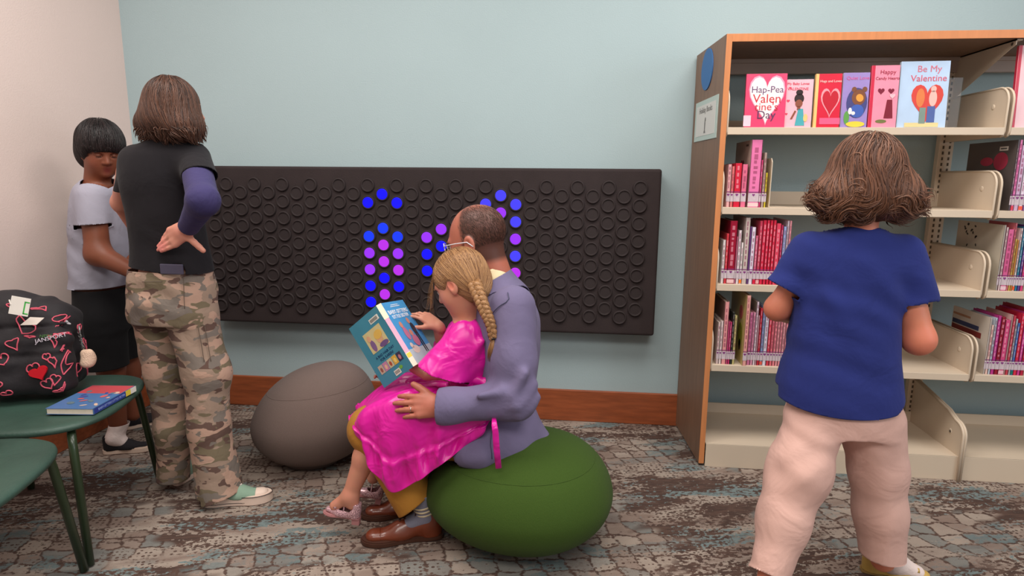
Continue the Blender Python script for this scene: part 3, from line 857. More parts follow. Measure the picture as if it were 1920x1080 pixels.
row([(1353, 1358.5, 450, WH, 'slim white book'), (1358.8, 1364, 438, (206, 60, 70), 'short coral red book'), (1364.4, 1378, 414, (150, 20, 48), 'tall crimson book', dict(depth=.22, stamp=(230, 190, 190))),
     (1378.4, 1381, 444, PK, 'thin pink book'), (1381.5, 1387, 432, (220, 204, 208), 'pearl white book'), (1387.4, 1392, 455, WH, 'short white book', dict(stamp=(240, 120, 40))), (1392.4, 1401.5, 408, (196, 180, 172), 'tall stone grey book', dict(depth=.21)),
     (1402, 1405, 425, PU, 'thin purple book'), (1405.4, 1412.5, 426, (222, 210, 226), 'white book with a lilac spine print'), (1413, 1418.5, 442, (200, 90, 120), 'dull rose book', dict(stamp=(206, 30, 60))),
     (1419, 1425, 414, (192, 60, 84), 'tall rosewood red book', dict(stamp=(230, 170, 170))), (1425.4, 1432, 413, (206, 36, 66), 'scarlet book'), (1432.4, 1438, 413, (210, 40, 70), 'scarlet book'), (1438.4, 1444, 413, (204, 34, 62), 'scarlet book'), (1444.4, 1450, 413, (208, 38, 66), 'scarlet book'),
     (1450.4, 1459, 419, (216, 64, 90), 'raspberry book'), (1459.4, 1463.5, 422, (180, 40, 84), 'dark raspberry book'), (1464, 1469.5, 425, (150, 164, 206), 'pale blue book'), (1470, 1474, 414, (206, 190, 200), 'pale mauve book'), (1474.4, 1478.5, 414, (226, 150, 160), 'tall light pink book', dict(depth=.22))],
    Z3, 'third shelf', 'books at the left of the third shelf', 'left')
def critter(root, t, d, h):
    M = basis((-t/2-.0003, 0, h/2), (0, -1, 0), (0, 0, 1))
    b = MB(); flat_shape(b, M, oval(.05, .065, .055, .06)); b.build('pink_spot', cm((196, 96, 96)), root)
    b = MB(); flat_shape(b, M, oval(.055, -.03, .07, .10)); b.build('green_shape', cm((150, 150, 50)), root)
    b = MB(); flat_shape(b, M, oval(.06, -.075, .03, .05)); b.build('dark_shape', cm((60, 44, 30)), root)
row([(1344, 1349, 604, (214, 190, 186), 'ivory book'), (1349.3, 1354, 602, (226, 206, 204), 'white book'), (1354.4, 1362.5, 566, (222, 150, 150), 'tall rose pink book', dict(depth=.22, side=(150, 112, 104))),
     (1363, 1366, 604, (214, 80, 130), 'thin magenta book'), (1366.3, 1370, 604, (200, 60, 110), 'thin dark pink book'), (1370.4, 1374, 586, (50, 52, 50), 'black edged book', dict(depth=.20, side=(48, 50, 46))), (1374.4, 1379, 592, (190, 180, 120), 'olive cream book'),
     (1394, 1401.5, 554, (224, 160, 150), 'tall yellow book with green creature on its side', dict(side=(196, 172, 110), depth=.25, decor=critter, y=-.445)),
     (1402, 1408, 586, (208, 120, 160), 'orchid pink book'), (1408.4, 1413, 586, (222, 150, 176), 'pale orchid book'), (1413.4, 1417.5, 566, (224, 204, 214), 'tall white book', dict(depth=.21, side=(140, 126, 126))), (1418, 1420.5, 592, LP, 'thin light pink book'),
     (1421, 1425.5, 578, (186, 40, 60), 'red book'), (1426, 1431, 574, (132, 150, 190), 'steel blue book', dict(stamp=(220, 90, 70))), (1431.4, 1438, 580, (214, 208, 222), 'white and blue book'), (1438.4, 1444, 590, (206, 60, 80), 'strawberry red book'),
     (1444.4, 1449.5, 597, (222, 110, 122), 'salmon pink book'), (1450, 1455, 597, (226, 130, 140), 'salmon pink book'), (1455.4, 1460, 597, (226, 150, 156), 'blush book'), (1460.4, 1465, 597, (224, 140, 150), 'blush book'), (1465.4, 1470, 597, (226, 160, 166), 'blush book'), (1470.4, 1475, 597, (220, 140, 150), 'blush book')],
    Z4, 'fourth shelf', 'books at the left of the fourth shelf', 'left')
# second bay, right of the steel shelf ends
def darkback(root, t, d, h):
    M = basis((-t/2-.0003, 0, 0), (0, -1, 0), (0, 0, 1))
    b = MB(); flat_shape(b, M, rect(.05, h*.86, .10, h*.92)); b.build('barcode_sticker', cm((220, 214, 206)), root)
    b = MB(); flat_shape(b, M, rect(.057, h*.88, .093, h*.90), .0007, .0002); b.build('barcode_lines', cm((90, 86, 84)), root)
    b = MB(); flat_shape(b, M, oval(-.02, .19, .08, .035)); flat_shape(b, M, oval(.065, .19, .085, .07)); b.build('red_flower_print', cm((170, 50, 76)), root)
row([(1896, 1899.5, 262, (84, 66, 72), 'large charcoal book with barcode', dict(side=(88, 78, 76), depth=.30, decor=darkback)), (1900, 1905, 262, (222, 110, 170), 'tall candy pink book', dict(stamp=(206, 40, 60))),
     (1905.4, 1914, 272, (196, 160, 190), 'lilac grey book', dict(depth=.2)), (1914.4, 1922, 276, (224, 206, 220), 'pearly white book', dict(stamp=(230, 80, 50))), (1922.4, 1929, 270, (120, 70, 130), 'plum book')],
    Z2, 'second shelf, right bay', 'books right of the steel ends on the second shelf', 'left')
def spots(root, t, d, h):
    M = basis((-t/2-.0003, 0, 0), (0, -1, 0), (0, 0, 1)); b = MB(); rg = random.Random(3)
    for i in range(14): flat_shape(b, M, oval(-.10+rg.random()*.1, h*.6+rg.random()*h*.36, .008, .013, 10, rg.random()*3))
    b.build('black_print', cm((60, 54, 50)), root)
def purple(root, t, d, h):
    M = basis((-t/2-.0003, 0, 0), (0, -1, 0), (0, 0, 1))
    b = MB(); flat_shape(b, M, rect(-.06, .02, .02, h*.93)); b.build('purple_field', cm((104, 56, 96)), root)
    b = MB(); flat_shape(b, M, rect(.02, .02, .10, h*.9)); b.build('rose_field', cm((164, 70, 104)), root)
row([(1872, 1875, 422, (206, 196, 186), 'white book with black marks on its side', dict(side=(196, 186, 168), depth=.30, decor=spots)), (1876, 1880, 426, (222, 196, 196), 'white spined book with purple and rose side', dict(side=(150, 70, 100), depth=.27, decor=purple)),
     (1880.4, 1891, 430, (208, 90, 140), 'broad pink book in a clear jacket', dict(stamp=(224, 190, 200))), (1891.4, 1895, 418, (226, 120, 130), 'tall coral book'), (1895.4, 1899, 448, (214, 180, 90), 'mustard book'), (1899.4, 1902.5, 450, (226, 150, 70), 'thin orange book'),
     (1903, 1907, 428, (226, 208, 206), 'white book', dict(stamp=(224, 90, 40))), (1907.4, 1912, 425, (40, 120, 150), 'turquoise book'), (1912.4, 1917, 422, (96, 64, 140), 'violet book'), (1917.4, 1923, 430, (208, 60, 120), 'hot pink book')],
    Z3, 'third shelf, right bay', 'books right of the steel ends on the third shelf', 'left')
def bluestripe(root, t, d, h):
    M = basis((-t/2-.0003, 0, 0), (0, -1, 0), (0, 0, 1))
    b = MB(); flat_shape(b, M, rect(-.12, h*.70, .06, h*.78)); b.build('blue_stripe', cm((60, 66, 100)), root)
    b = MB(); flat_shape(b, M, rect(-.12, h*.58, .08, h*.68)); b.build('red_stripe', cm((130, 50, 44)), root)
    b = MB(); flat_shape(b, M, rect(-.12, h*.86, -.0, h*.90)); b.build('tan_stripe', cm((176, 130, 100)), root)
row([(1848, 1851, 596, (220, 208, 200), 'white book with a blue and red striped side', dict(side=(206, 194, 180), depth=.25, decor=bluestripe)), (1851.4, 1856.5, 610, (228, 190, 180), 'shell pink book'), (1857, 1861, 596, (196, 206, 220), 'pale blue book'), (1861.4, 1868, 592, (180, 50, 130), 'magenta book'),
     (1868.4, 1876, 594, (140, 18, 44), 'dark red book'), (1876.4, 1886, 600, (204, 70, 120), 'wide cerise book', dict(stamp=(226, 180, 190))), (1886.4, 1889, 590, (220, 180, 176), 'thin shell book'), (1889.4, 1895, 592, (186, 60, 76), 'brick red book'), (1895.4, 1899, 598, (190, 190, 196), 'silver book'),
     (1899.4, 1904, 606, (70, 110, 180), 'royal blue topped book', dict(stamp=(20, 110, 100))), (1904.4, 1911, 588, (206, 40, 70), 'cherry book'), (1911.4, 1917, 586, (200, 60, 140), 'fuchsia book'), (1917.4, 1924, 580, (176, 30, 60), 'tall ruby book')],
    Z4, 'fourth shelf, right bay', 'books right of the steel ends on the fourth shelf', 'left')
# face-out books on the top shelf
def face_book(px0, px1, top, spw, col, spine, label, y=-.425, thick=.014, pages=False):
    x0 = _xrow(px0, y, Z1+.1); x1 = _xrow(px1, y, Z1+.1); w = x1-x0; h = at((px0+px1)/2, top, y)[2]-Z1
    tilt = math.radians(4)
    root = empty('book', ((x0+x1)/2, y+thick/2, Z1), label, 'book', 'holiday picture books standing face out on the top shelf'); root.rotation_euler = (-tilt, 0, math.radians(-3))
    MB().box((-w/2, -thick/2, 0), (w/2, -thick/2+.0016, h), .0004).box((-w/2, thick/2-.0016, 0), (w/2, thick/2, h), .0004).box((-w/2-.001, -thick/2, 0), (-w/2+.0008, thick/2, h), .0003).build('cover', gloss(col), root)
    MB().box((-w/2-.0016, -thick/2+.0008, .0005), (-w/2-.0009, thick/2-.0008, h-.0005)).build('spine', gloss(spine), root)
    if spw: MB().box((-w/2-.0003, -thick/2-.0004, .0), (-w/2+spw, -thick/2+.0003, h)).build('spine_band', gloss(spine), root)
    MB().box((-w/2+.001, -thick/2+.0018, .003), (w/2-.004, thick/2-.0018, h-.003)).build('pages', m_pages, root)
    return root, w, h, (lambda u, v: basis((-w/2+u*w, -thick/2-.0006, v*h), (1, 0, 0), (0, 0, 1))), (w, h)
def dec(root, M, name, c, polys, z=0):
    b = MB()
    for p in polys: flat_shape(b, M, p, z, .0003)
    return b.build(name, cm(c, .4), root)
r, w, h, Bs, _ = face_book(1399, 1474, 137, 0, (214, 60, 104), (150, 34, 66), 'pink face-out book reading Hap-Pea Valentine\'s Day in a white heart, leftmost on the top shelf')
dec(r, Bs(.52, .5), 'heart_border', (236, 150, 176), [heart(0, 0, w*.9, h*.94)]); dec(r, Bs(.52, .5), 'white_heart', (240, 226, 222), [heart(0, 0, w*.84, h*.88)], .0004)
for s_, v, sz, c in (('Hap-Pea', .70, .036, (96, 60, 110)), ('Valen', .53, .048, (196, 30, 50)), ('tine\'s', .38, .042, (200, 40, 60)), ('Day', .23, .044, (90, 50, 90))):
    text('title_lettering', s_, sz, Bs(.53, v) @ Matrix.Translation((0, 0, .0008)), cm(c, .4), r)
dec(r, Bs(.08, .12), 'call_sticker', (236, 190, 204), [rect(-.016, -.02, .012, .022)])
r, w, h, Bs, _ = face_book(1468, 1524, 148, 0, (238, 176, 188), (220, 120, 140), 'small light pink face-out book with a girl in a teal dress and black bun')
text('title_lettering', 'My Baby Loves', .0135, Bs(.5, .91), cm((206, 50, 80)), r); text('title_lettering', 'VALENTINE', .0150, Bs(.5, .80), cm((206, 60, 90)), r)
dec(r, Bs(.56, .60), 'drawn_hair', (40, 24, 26), [oval(0, 0, .036, .040), oval(0, .024, .026, .022)]); dec(r, Bs(.56, .5), 'drawn_face', (136, 76, 56), [oval(0, 0, .027, .03), rect(-.006, -.025, .006, -.01), [(-.03, -.06), (-.022, -.06), (-.008, -.03), (-.014, -.026)]], .0004)
dec(r, Bs(.62, .2), 'drawn_dress', (70, 160, 170), [[(-.018, -.03), (.018, -.03), (.010, .035), (-.008, .035)]], .0004); dec(r, Bs(.8, .2), 'drawn_flower', (226, 190, 120), [oval(0, 0, .016, .03)], .0006)
dec(r, Bs(.2, .55), 'small_hearts', (214, 60, 90), [heart(0, 0, .012), heart(-.004, -.05, .01), heart(.004, .05, .009)])
r, w, h, Bs, _ = face_book(1529, 1577, 137, .011, (206, 26, 56), (228, 190, 120), 'red face-out book with cream spine and a lacy heart')
text('title_lettering', 'Hugs and Loves', .0125, Bs(.58, .86), cm((236, 214, 206)), r)
dec(r, Bs(.60, .45), 'lace_heart', (232, 150, 160), [heart(0, 0, w*.74, h*.56)]); dec(r, Bs(.60, .45), 'red_heart', (186, 20, 44), [heart(0, 0, w*.62, h*.47)], .0004)
dec(r, Bs(.6, .12), 'pink_band', (230, 90, 130), [rect(-.035, -.012, .04, .012)])
r, w, h, Bs, _ = face_book(1581, 1629, 135, .0, (150, 130, 190), (206, 200, 222), 'purple blue face-out book with a brown animal and a yellow ground')
text('title_lettering', 'Quiet Love', .018, Bs(.54, .90), cm((206, 90, 150)), r)
dec(r, Bs(.56, .45), 'night_field', (66, 66, 120), [oval(0, 0, w*.8, h*.55)]); dec(r, Bs(.62, .55), 'brown_animal', (120, 72, 48), [oval(0, 0, .05, .06), oval(-.018, .03, .018, .02), oval(.02, .03, .018, .02)], .0004); dec(r, Bs(.66, .54), 'orange_muzzle', (220, 150, 60), [oval(0, 0, .026, .03, 20, .5)], .0008)
dec(r, Bs(.5, .3), 'blue_shape', (60, 90, 170), [oval(.008, 0, .05, .05)], .001); dec(r, Bs(.32, .3), 'white_shape', (226, 220, 220), [oval(0, 0, .014, .026), oval(.012, -.008, .014, .014)], .0013); dec(r, Bs(.5, .06), 'yellow_ground', (226, 196, 60), [oval(.005, 0, w*.72, .022)], .0013); dec(r, Bs(.2, .18), 'green_tuft', (90, 150, 70), [oval(0, 0, .02, .05)], .0004)
r, w, h, Bs, _ = face_book(1633, 1684, 121, .011, (232, 140, 162), (200, 40, 70), 'tall pink face-out book with red spine and hanging dark red hearts')
text('title_lettering', 'Happy', .022, Bs(.58, .89), cm((150, 30, 60)), r); text('title_lettering', 'Candy Hearts', .0155, Bs(.58, .79), cm((150, 30, 60)), r)
dec(r, Bs(.38, .58), 'dark_heart', (120, 20, 50), [heart(0, 0, .024), heart(.036, -.0, .022)]); dec(r, Bs(.68, .32), 'dark_cone', (120, 16, 40), [[(-.014, -.04), (.018, -.04), (.012, .03), (-.006, .03)]], .0004); dec(r, Bs(.8, .5), 'light_heart', (236, 180, 190), [heart(0, 0, .02)], .0006); dec(r, Bs(.45, .1), 'green_leaves', (110, 110, 60), [oval(0, 0, .04, .014)])
r, w, h, Bs, _ = face_book(1688, 1777, 113, 0, (178, 200, 226), (206, 222, 236), 'pale blue face-out book with two figures inside a big red heart')
text('title_lettering', 'Be My', .034, Bs(.58, .88), cm((206, 110, 130)), r); text('title_lettering', 'Valentine', .034, Bs(.58, .74), cm((206, 90, 110)), r)
dec(r, Bs(.58, .36), 'red_heart', (206, 66, 56), [heart(0, 0, w*.66, h*.58)]); dec(r, Bs(.70, .44), 'pale_figure', (226, 180, 170), [oval(0, 0, .028, .06), oval(0, .035, .02, .024)], .0004); dec(r, Bs(.68, .2), 'blue_figure', (76, 96, 156), [rect(-.014, -.03, .014, .03)], .0006)
dec(r, Bs(.44, .45), 'orange_figure', (214, 120, 66), [oval(0, 0, .03, .07)], .0004); dec(r, Bs(.5, .18), 'grey_figure', (120, 140, 130), [rect(-.01, -.03, .012, .03)], .0006)
dec(r, Bs(.5, .04), 'yellow_ground', (214, 196, 140), [rect(-.06, -.008, .06, .008)], .0004)
r, w, h, Bs, _ = face_book(1905, 1975, 82, .010, (232, 190, 196), (190, 40, 66), 'pink face-out book with red spine cut off by the right edge of the photo')
dec(r, Bs(.5, .4), 'red_heart', (200, 40, 60), [heart(0, 0, .07)])
# clear display guard in front of the face-out books: a low transparent strip
m_acr = bpy.data.materials.new('clear_acrylic'); m_acr.use_nodes = True; bb = m_acr.node_tree.nodes['Principled BSDF']
bb.inputs['Transmission Weight'].default_value = 1; bb.inputs['Roughness'].default_value = .03; bb.inputs['IOR'].default_value = 1.2; bb.inputs['Base Color'].default_value = (1, 1, 1, 1)
gd = empty('book_display_stand', (1.0, -.40, Z1), 'clear acrylic stand behind the face-out books on the top shelf', 'display stand')
MB().box((-.36, .010, 0), (.46, .013, .19), .001).build('back_sheet', m_acr, gd); MB().box((-.36, -.0, 0), (.46, .010, .002)).build('ledge', m_acr, gd)

# ================================================================== chairs and what lies on them
m_seat = mat('dark_teal_leather', (50, 74, 64), .5, var=.22, vscale=5, bump=.12, bscale=120, spec=.4)
m_tube = mat('dark_green_steel', (38, 54, 32), .35, spec=.5, coat=.2)
def chair(cx, cy, rz, label, zs=.462):
    root = empty('chair', (cx, cy, 0), label, 'chair', rz=rz)
    # seat: rounded, slightly dished pad
    nu, rr_ = 64, 12; V = []; F = []
    def out(u):
        c, s_ = math.cos(u), math.sin(u); e = 2/3.0
        w = .285; d = .280
        return math.copysign(abs(c)**e, c)*d, math.copysign(abs(s_)**e, s_)*w*(1+.04*c)
    prof = [(0, -.006), (.35, -.006), (.7, -.003), (.9, 0), (.97, -.002), (.995, -.007), (1.0, -.014), (.99, -.021), (.95, -.026), (.5, -.028), (0, -.028)]
    for k, (f, z) in enumerate(prof):
        for i in range(nu):
            x, y = out(2*math.pi*i/nu); V.append((x*f, y*f, zs+z-.0*abs(y)))
    for k in range(len(prof)-1):
        for i in range(nu): F.append((k*nu+i, k*nu+(i+1) % nu, (k+1)*nu+(i+1) % nu, (k+1)*nu+i))
    me = bpy.data.meshes.new('seat'); me.from_pydata(V, [], F); mb = MB(); mb.bm.from_mesh(me); bmesh.ops.remove_doubles(mb.bm, verts=mb.bm.verts, dist=.0003); mb.build('seat', m_seat, root, smooth=True)
    for sx, sy in ((1, 1), (1, -1), (-1, 1), (-1, -1)):
        top = Vector((sx*.15, sy*.13, zs-.042)); kn = Vector((sx*.203, sy*.238, zs-.044)); ft = Vector((sx*.235, sy*.285, 0))
        pts = [top, top.lerp(kn, .5), kn-(kn-top)*.12]
        d = (ft-kn).normalized()
        for t in (.2, .5, .8): 
            a = kn-(kn-top).normalized()*.03; c = kn+d*.04; pts.append(a.lerp(kn, t).lerp(kn.lerp(c, t), t))
        pts += [kn+d*.05, ft+Vector((0, 0, .006))]
        MB().tube(pts, .0125, 14).build('leg', m_tube, root)
    MB().tube([(.15, -.13, zs-.042), (.15, .13, zs-.042)], .011, 10).tube([(-.15, -.13, zs-.042), (-.15, .13, zs-.042)], .011, 10).build('under_seat_bar', m_tube, root)
    # backrest on two posts, beyond the left edge of the photo
    b = MB()
    for s_ in (-1, 1): b.tube([(-.20, s_*.2, zs-.04), (-.285, s_*.21, zs), (-.32, s_*.21, zs+.12), (-.335, s_*.20, zs+.30)], .0115, 12)
    b.build('back_post', m_tube, root)
    b = MB(); n = 14
    for i in range(n):
        a0, a1 = [(-.235+.47*q/n) for q in (i, i+1)]
        f = lambda a: -.318+.05*(a/.235)**2
        for z0, z1 in ((zs+.15, zs+.36),): b.prism([(f(a0)-.018, a0), (f(a0), a0), (f(a1), a1), (f(a1)-.018, a1)], z0, z1, (0, 1, 2))
    b.build('backrest', m_seat, root)
    return root
chair(-1.815, -1.195, math.radians(15.6), 'green seated chair carrying the heart patterned backpack')
chair(-1.650, -1.775, math.radians(17), 'green seated chair at the lower left corner, nearest the camera')
ZS = .463
# book lying on the chair
c4 = [on_z(97, 766, ZS+.02), on_z(154, 773, ZS+.02), on_z(250, 728, ZS+.02), on_z(186, 716, ZS+.02)]
org = (c4[0]+c4[1]+c4[2]+c4[3])/4; ux = nrm((c4[2]-c4[1])+(c4[3]-c4[0])); ux[2] = 0; ux = nrm(ux); uy = np.cross([0, 0, 1], ux)
lb = empty('book', (org[0], org[1], ZS+.0015), 'blue and red paperback lying flat on the chair beside the backpack', 'book', rz=math.atan2(ux[1], ux[0]))
Lx, Ly, Tz = .225, .155, .020
MB().box((-Lx/2, -Ly/2, 0), (Lx/2, Ly/2, .001)).box((-Lx/2, -Ly/2, Tz-.001), (Lx/2, Ly/2, Tz)).box((-Lx/2, -Ly/2, 0), (Lx/2, -Ly/2+.0012, Tz)).build('cover', gloss((74, 110, 158)), lb)
MB().box((-Lx/2+.002, -Ly/2+.002, .0012), (Lx/2-.002, Ly/2-.003, Tz-.0012)).build('pages', m_pages, lb)
MB().box((Lx*.14, -Ly/2+.004, Tz-.0002), (Lx/2-.001, Ly/2-.001, Tz+.0002)).build('red_cover_field', gloss((184, 74, 80)), lb)
MB().box((-Lx/2+.004, -Ly/2-.0006, .002), (Lx*.24, -Ly/2+.0002, Tz-.002)).build('spine_band', gloss((44, 60, 140)), lb)
MB().box((Lx*.36, -Ly/2-.0008, .0005), (Lx/2, -Ly/2+.0002, Tz)).build('call_sticker', gloss((226, 222, 214)), lb)
MB().box((Lx*.24, -Ly/2-.0008, .0005), (Lx*.36, -Ly/2+.0002, Tz)).build('yellow_sticker', gloss((224, 200, 70)), lb)
b = MB(); Mc = basis((0, 0, Tz), (1, 0, 0), (0, 1, 0)); rg = random.Random(5)
for i in range(16): flat_shape(b, Mc, oval(rg.uniform(-.09, .05), rg.uniform(-.06, .06), rg.uniform(.01, .03), rg.uniform(.008, .022), 12, rg.random()*3), .0002+.00005*i, .0002, i % 4)
b.build('cover_figures', [cm((60, 70, 130)), cm((200, 170, 150)), cm((90, 110, 120)), cm((190, 90, 90))], lb)
text('spine_lettering', 'BABY-SITTERS LITTLE SISTER', .011, basis((-.02, -Ly/2-.0008, Tz/2), (1, 0, 0), (0, 0, 1)), cm((150, 170, 220)), lb, .0002)

# backpack
m_pack = mat('black_pack_fabric', (22, 17, 22), .75, sheen=.2, bump=.3, bscale=25, var=.1, vscale=10)
m_neon = mat('neon_heart_print', (206, 84, 104), .7); m_neon2 = mat('neon_heart_glow_print', (120, 36, 58), .7)
Fp = np.stack([nrm([.93, .36, 0]), nrm([-.34, .93, -.10]), nrm([.03, .10, 1.0])], 1)   # right, into, up
Fp[:, 1] = nrm(np.cross(Fp[:, 2], Fp[:, 0])); Fp[:, 2] = np.cross(Fp[:, 0], Fp[:, 1])
pk0 = on_z(76, 733, ZS); 
def pk(x, y, z): return pk0+Fp@np.array([x, y, z], float)
pack = empty('backpack', tuple(pk0), 'black backpack printed with glowing pink hearts sitting on the green chair', 'backpack')
PP = [RBox(pk(-.015, 0, .160), (.155, .080, .15), .06, Fp, .02), Ell(pk(-.03, .0, .275), (.130, .078, .078), Fp, .04), Ell(pk(-.08, -.0, .318), (.08, .065, .05), Fp, .03),
      RBox(pk(-.0, -.085, .125), (.145, .045, .115), .045, Fp, .012), RBox(pk(.0, -.092, .085), (.140, .050, .072), .038, Fp, .006),
      Cone(pk(-.14, -.06, .05), pk(-.15, -.055, .27), .028, .02, .03), Cone(pk(-.16, -.03, .06), pk(-.17, -.02, .26), .05, .03, .03),
      Cone(pk(-.12, -.125, .165), pk(.12, -.125, .165), .006, .006, .01), Cone(pk(-.13, -.083, .255), pk(.13, -.083, .250), .006, .006, .01)]
pdisp = addf(folds((.2, .1, 1), 60, .0035, 3, .03, 12), lump(38, .004, 5))
pl(surf('bag', PP, m_pack, pack, .006, pdisp))
def proj_sf(P, prims, disp, off=0, it=5):
    for _ in range(it):
        f = field(prims, P, disp)-off; g = grad(prims, P, .002, disp); n2 = np.maximum((g**2).sum(1), .2)
        P = P-g*(f/n2)[:, None]
    return P
rg = np.random.RandomState(4); hs = []; tries = 0
fixed = [(-.065, .20, .05), (.10, .205, .05), (-.10, .145, .05), (-.01, .105, .045), (.10, .128, .045), (.10, .065, .045), (.03, .05, .046), (-.035, .285, .05), (.06, .31, .05), (-.02, .235, .036), (.13, .245, .045), (-.12, .06, .042), (-.09, .015, .045), (.15, .165, .04), (-.14, .21, .045), (.03, .145, .03), (.16, .11, .04), (-.17, .12, .042), (-.175, .04, .04), (-.16, .28, .045), (.01, .36, .045), (-.08, .34, .045), (.14, .02, .042), (.06, .0, .04)]
for side, lst in (('f', fixed), ('r', [(-.05, .08, .045), (.03, .15, .045), (-.02, .22, .045), (.04, .05, .04)])):
    for (u, v, s_) in lst:
        if side == 'f': u = u+.055 if u < .09 else u+.01
        s_ *= .86
        a = rg.uniform(-.5, .5); t = np.linspace(0, 2*math.pi, 33)
        x = 16*np.sin(t)**3/32*s_; y = (13*np.cos(t)-5*np.cos(2*t)-2*np.cos(3*t)-np.cos(4*t)+2.5)/29*s_
        X = x*math.cos(a)-y*math.sin(a)+u; Y = x*math.sin(a)+y*math.cos(a)+v
        if side == 'f': P = np.array([pk(X[i], -.16, Y[i]) for i in range(33)])
        else: P = np.array([pk(.17, X[i], Y[i]) for i in range(33)])
        hs.append(proj_sf(P, PP, pdisp, .0006))
b = MB(); b2 = MB()
for P in hs:
    b.tube([Vector(p) for p in P], .0023, 6, cap=False); b2.tube([Vector(p) for p in P], .0062, 6, cap=False, flat=(1, .35))
pl(b.build('heart_print', m_neon, pack)); 
def on_pack(u, v, off=.002):
    P = proj_sf(np.array([pk(u, -.16, v)]), PP, pdisp, off)[0]
    g = nrm(grad(PP, P[None], .004, None)[0]); return P, g
P, g = on_pack(.098, .205, .003); x_ = nrm(Fp[:, 0]-g*(Fp[:, 0]@g)); y_ = np.cross(g, x_)
m_thread = cm((190, 180, 190))
pl(text('logo_lettering', 'JANSPORT', .020, basis(P, x_*math.cos(.22)+y_*math.sin(.22), y_), m_thread, pack, .001))
P, g = on_pack(.085, .236, .003); pl(text('ribbon_lettering', 'NPEC', .015, basis(P, x_, y_), cm((70, 110, 60)), pack, .001))
P, g = on_pack(.065, .095, .006); b = MB(); x_ = nrm(Fp[:, 0]-g*(Fp[:, 0]@g)); y_ = np.cross(g, x_); Mh = basis(P, x_*math.cos(.35)+y_*math.sin(.35), y_)
b.prism(heart(0, 0, .056, .046), -.002, .008, (0, 1, 2), 0, Mh); pl(b.build('red_heart_badge', mat('red_badge', (196, 20, 36), .4), pack))
# luggage card and label
P, g = on_pack(-.02, .300, .014); Pc = at(37, 574, P[1]-.03); Mt = basis(Pc, (.93, .20, -.20), (.22, .2, .95))
b = MB(); b.prism(rect(-.029, -.030, .030, .030), 0, .001, (0, 1, 2), 0, Mt); b.tube([Mt @ Vector((-.026, .0, .002)), Mt @ Vector((-.04, .012, -.01)), Vector(pk(-.05, -.03, .33))], .002, 6); card = pl(b.build('luggage_card', cm((228, 222, 214)), pack)); 
b = MB(); b.prism(rect(.013, -.024, .017, .018), .001, .0015, (0, 1, 2), 0, Mt); b.prism(rect(.013, .014, .029, .018), .001, .0015, (0, 1, 2), 0, Mt); b.prism(rect(.013, -.024, .029, -.020), .001, .0015, (0, 1, 2), 0, Mt); pl(b.build('green_frame', cm((60, 170, 70)), card))
Mt2 = basis(at(60, 601, pk(.02, -.115, .278)[1]), (.93, .3, .05), (-.1, .75, .55)); b = MB(); b.prism([(-.03, -.018), (.02, -.022), (.035, .008), (-.01, .016)], 0, .001, (0, 1, 2), 0, Mt2); pl(b.build('paper_tag', cm((200, 190, 180)), pack))
P, g = on_pack(.125, .285, .002); b = MB(); flat_shape(b, basis(P, x_, y_), oval(0, 0, .020, .007, 16, -.4)); flat_shape(b, basis(P, x_, y_), oval(-.003, .004, .009, .012)); pl(b.build('embroidered_bird', cm((200, 196, 200)), pack))
# key ring with a plush ball
kx = pk(.155, -.05, .235)
b = MB().tube([kx, kx+V3(.006, -.006, -.03), kx+V3(.010, -.008, -.07), kx+V3(.018, -.008, -.095)], .003, 8)
for i in range(5): b.tube([kx+V3(.004+.002*i, -.008, -.02-.014*i)+V3(.006*math.cos(t), 0, .006*math.sin(t)) for t in np.linspace(0, 6.28, 13)], .0012, 6)
pl(b.build('charm_chain', mat('chain_metal', (130, 128, 126), .3, metal=.8), pack))
pc = kx+V3(.032, -.010, -.115)
pl(surf('charm_plush', [Ell(pc, (.024, .022, .026), None, .01), Ell(pc+V3(-.014, -.004, .022), (.008, .007, .009)), Ell(pc+V3(.010, -.004, .024), (.008, .007, .009)), Ell(pc+V3(-.004, -.008, -.018), (.019, .016, .012))], mat('cream_plush', (216, 184, 160), .95, bump=.4, bscale=200), pack, .003))
P = [Vector(pk(-.10+.1*math.cos(t)*.5, .03, .375+.03*math.sin(t))) for t in np.linspace(0, math.pi, 9)]
pl(MB().tube(P, .008, 8, flat=(1, .5)).build('grab_loop', m_pack, pack)) if False else None
b = MB()
for s_ in (-1,): b.tube([Vector(pk(-.14, -.075, .31)), Vector(pk(-.165, -.09, .20)), Vector(pk(-.15, -.10, .10)), Vector(pk(-.17, -.06, .02))], .013, 8, flat=(1.2, .4))
pl(b.build('shoulder_strap', m_pack, pack))

# brown leather bag at the very left
m_leather = mat('tan_leather', (150, 84, 50), .5, var=.12, vscale=20, bump=.15, bscale=90)
lo_ = on_z(-40, 830, .47)
bag = empty('handbag', (lo_[0]-.03, lo_[1], .4635), 'tan leather bag cut off by the left edge, on the nearer green chair', 'bag')
surf('body', [RBox((-.05, 0, .05), (.10, .05, .05), .03, None, .02), Cone((.04, -.02, .05), (.098, -.03, .035), .022, .008, .02, ((0, 0, 1), 1.6)), Cone((.03, -.02, .02), (.085, -.02, .010), .02, .010, .02, ((0, 0, 1), 1.5))], m_leather, bag, .005)
MB().box((-.06, -.06, .088), (.088, .01, .118), .004).build('flap', m_leather, bag)

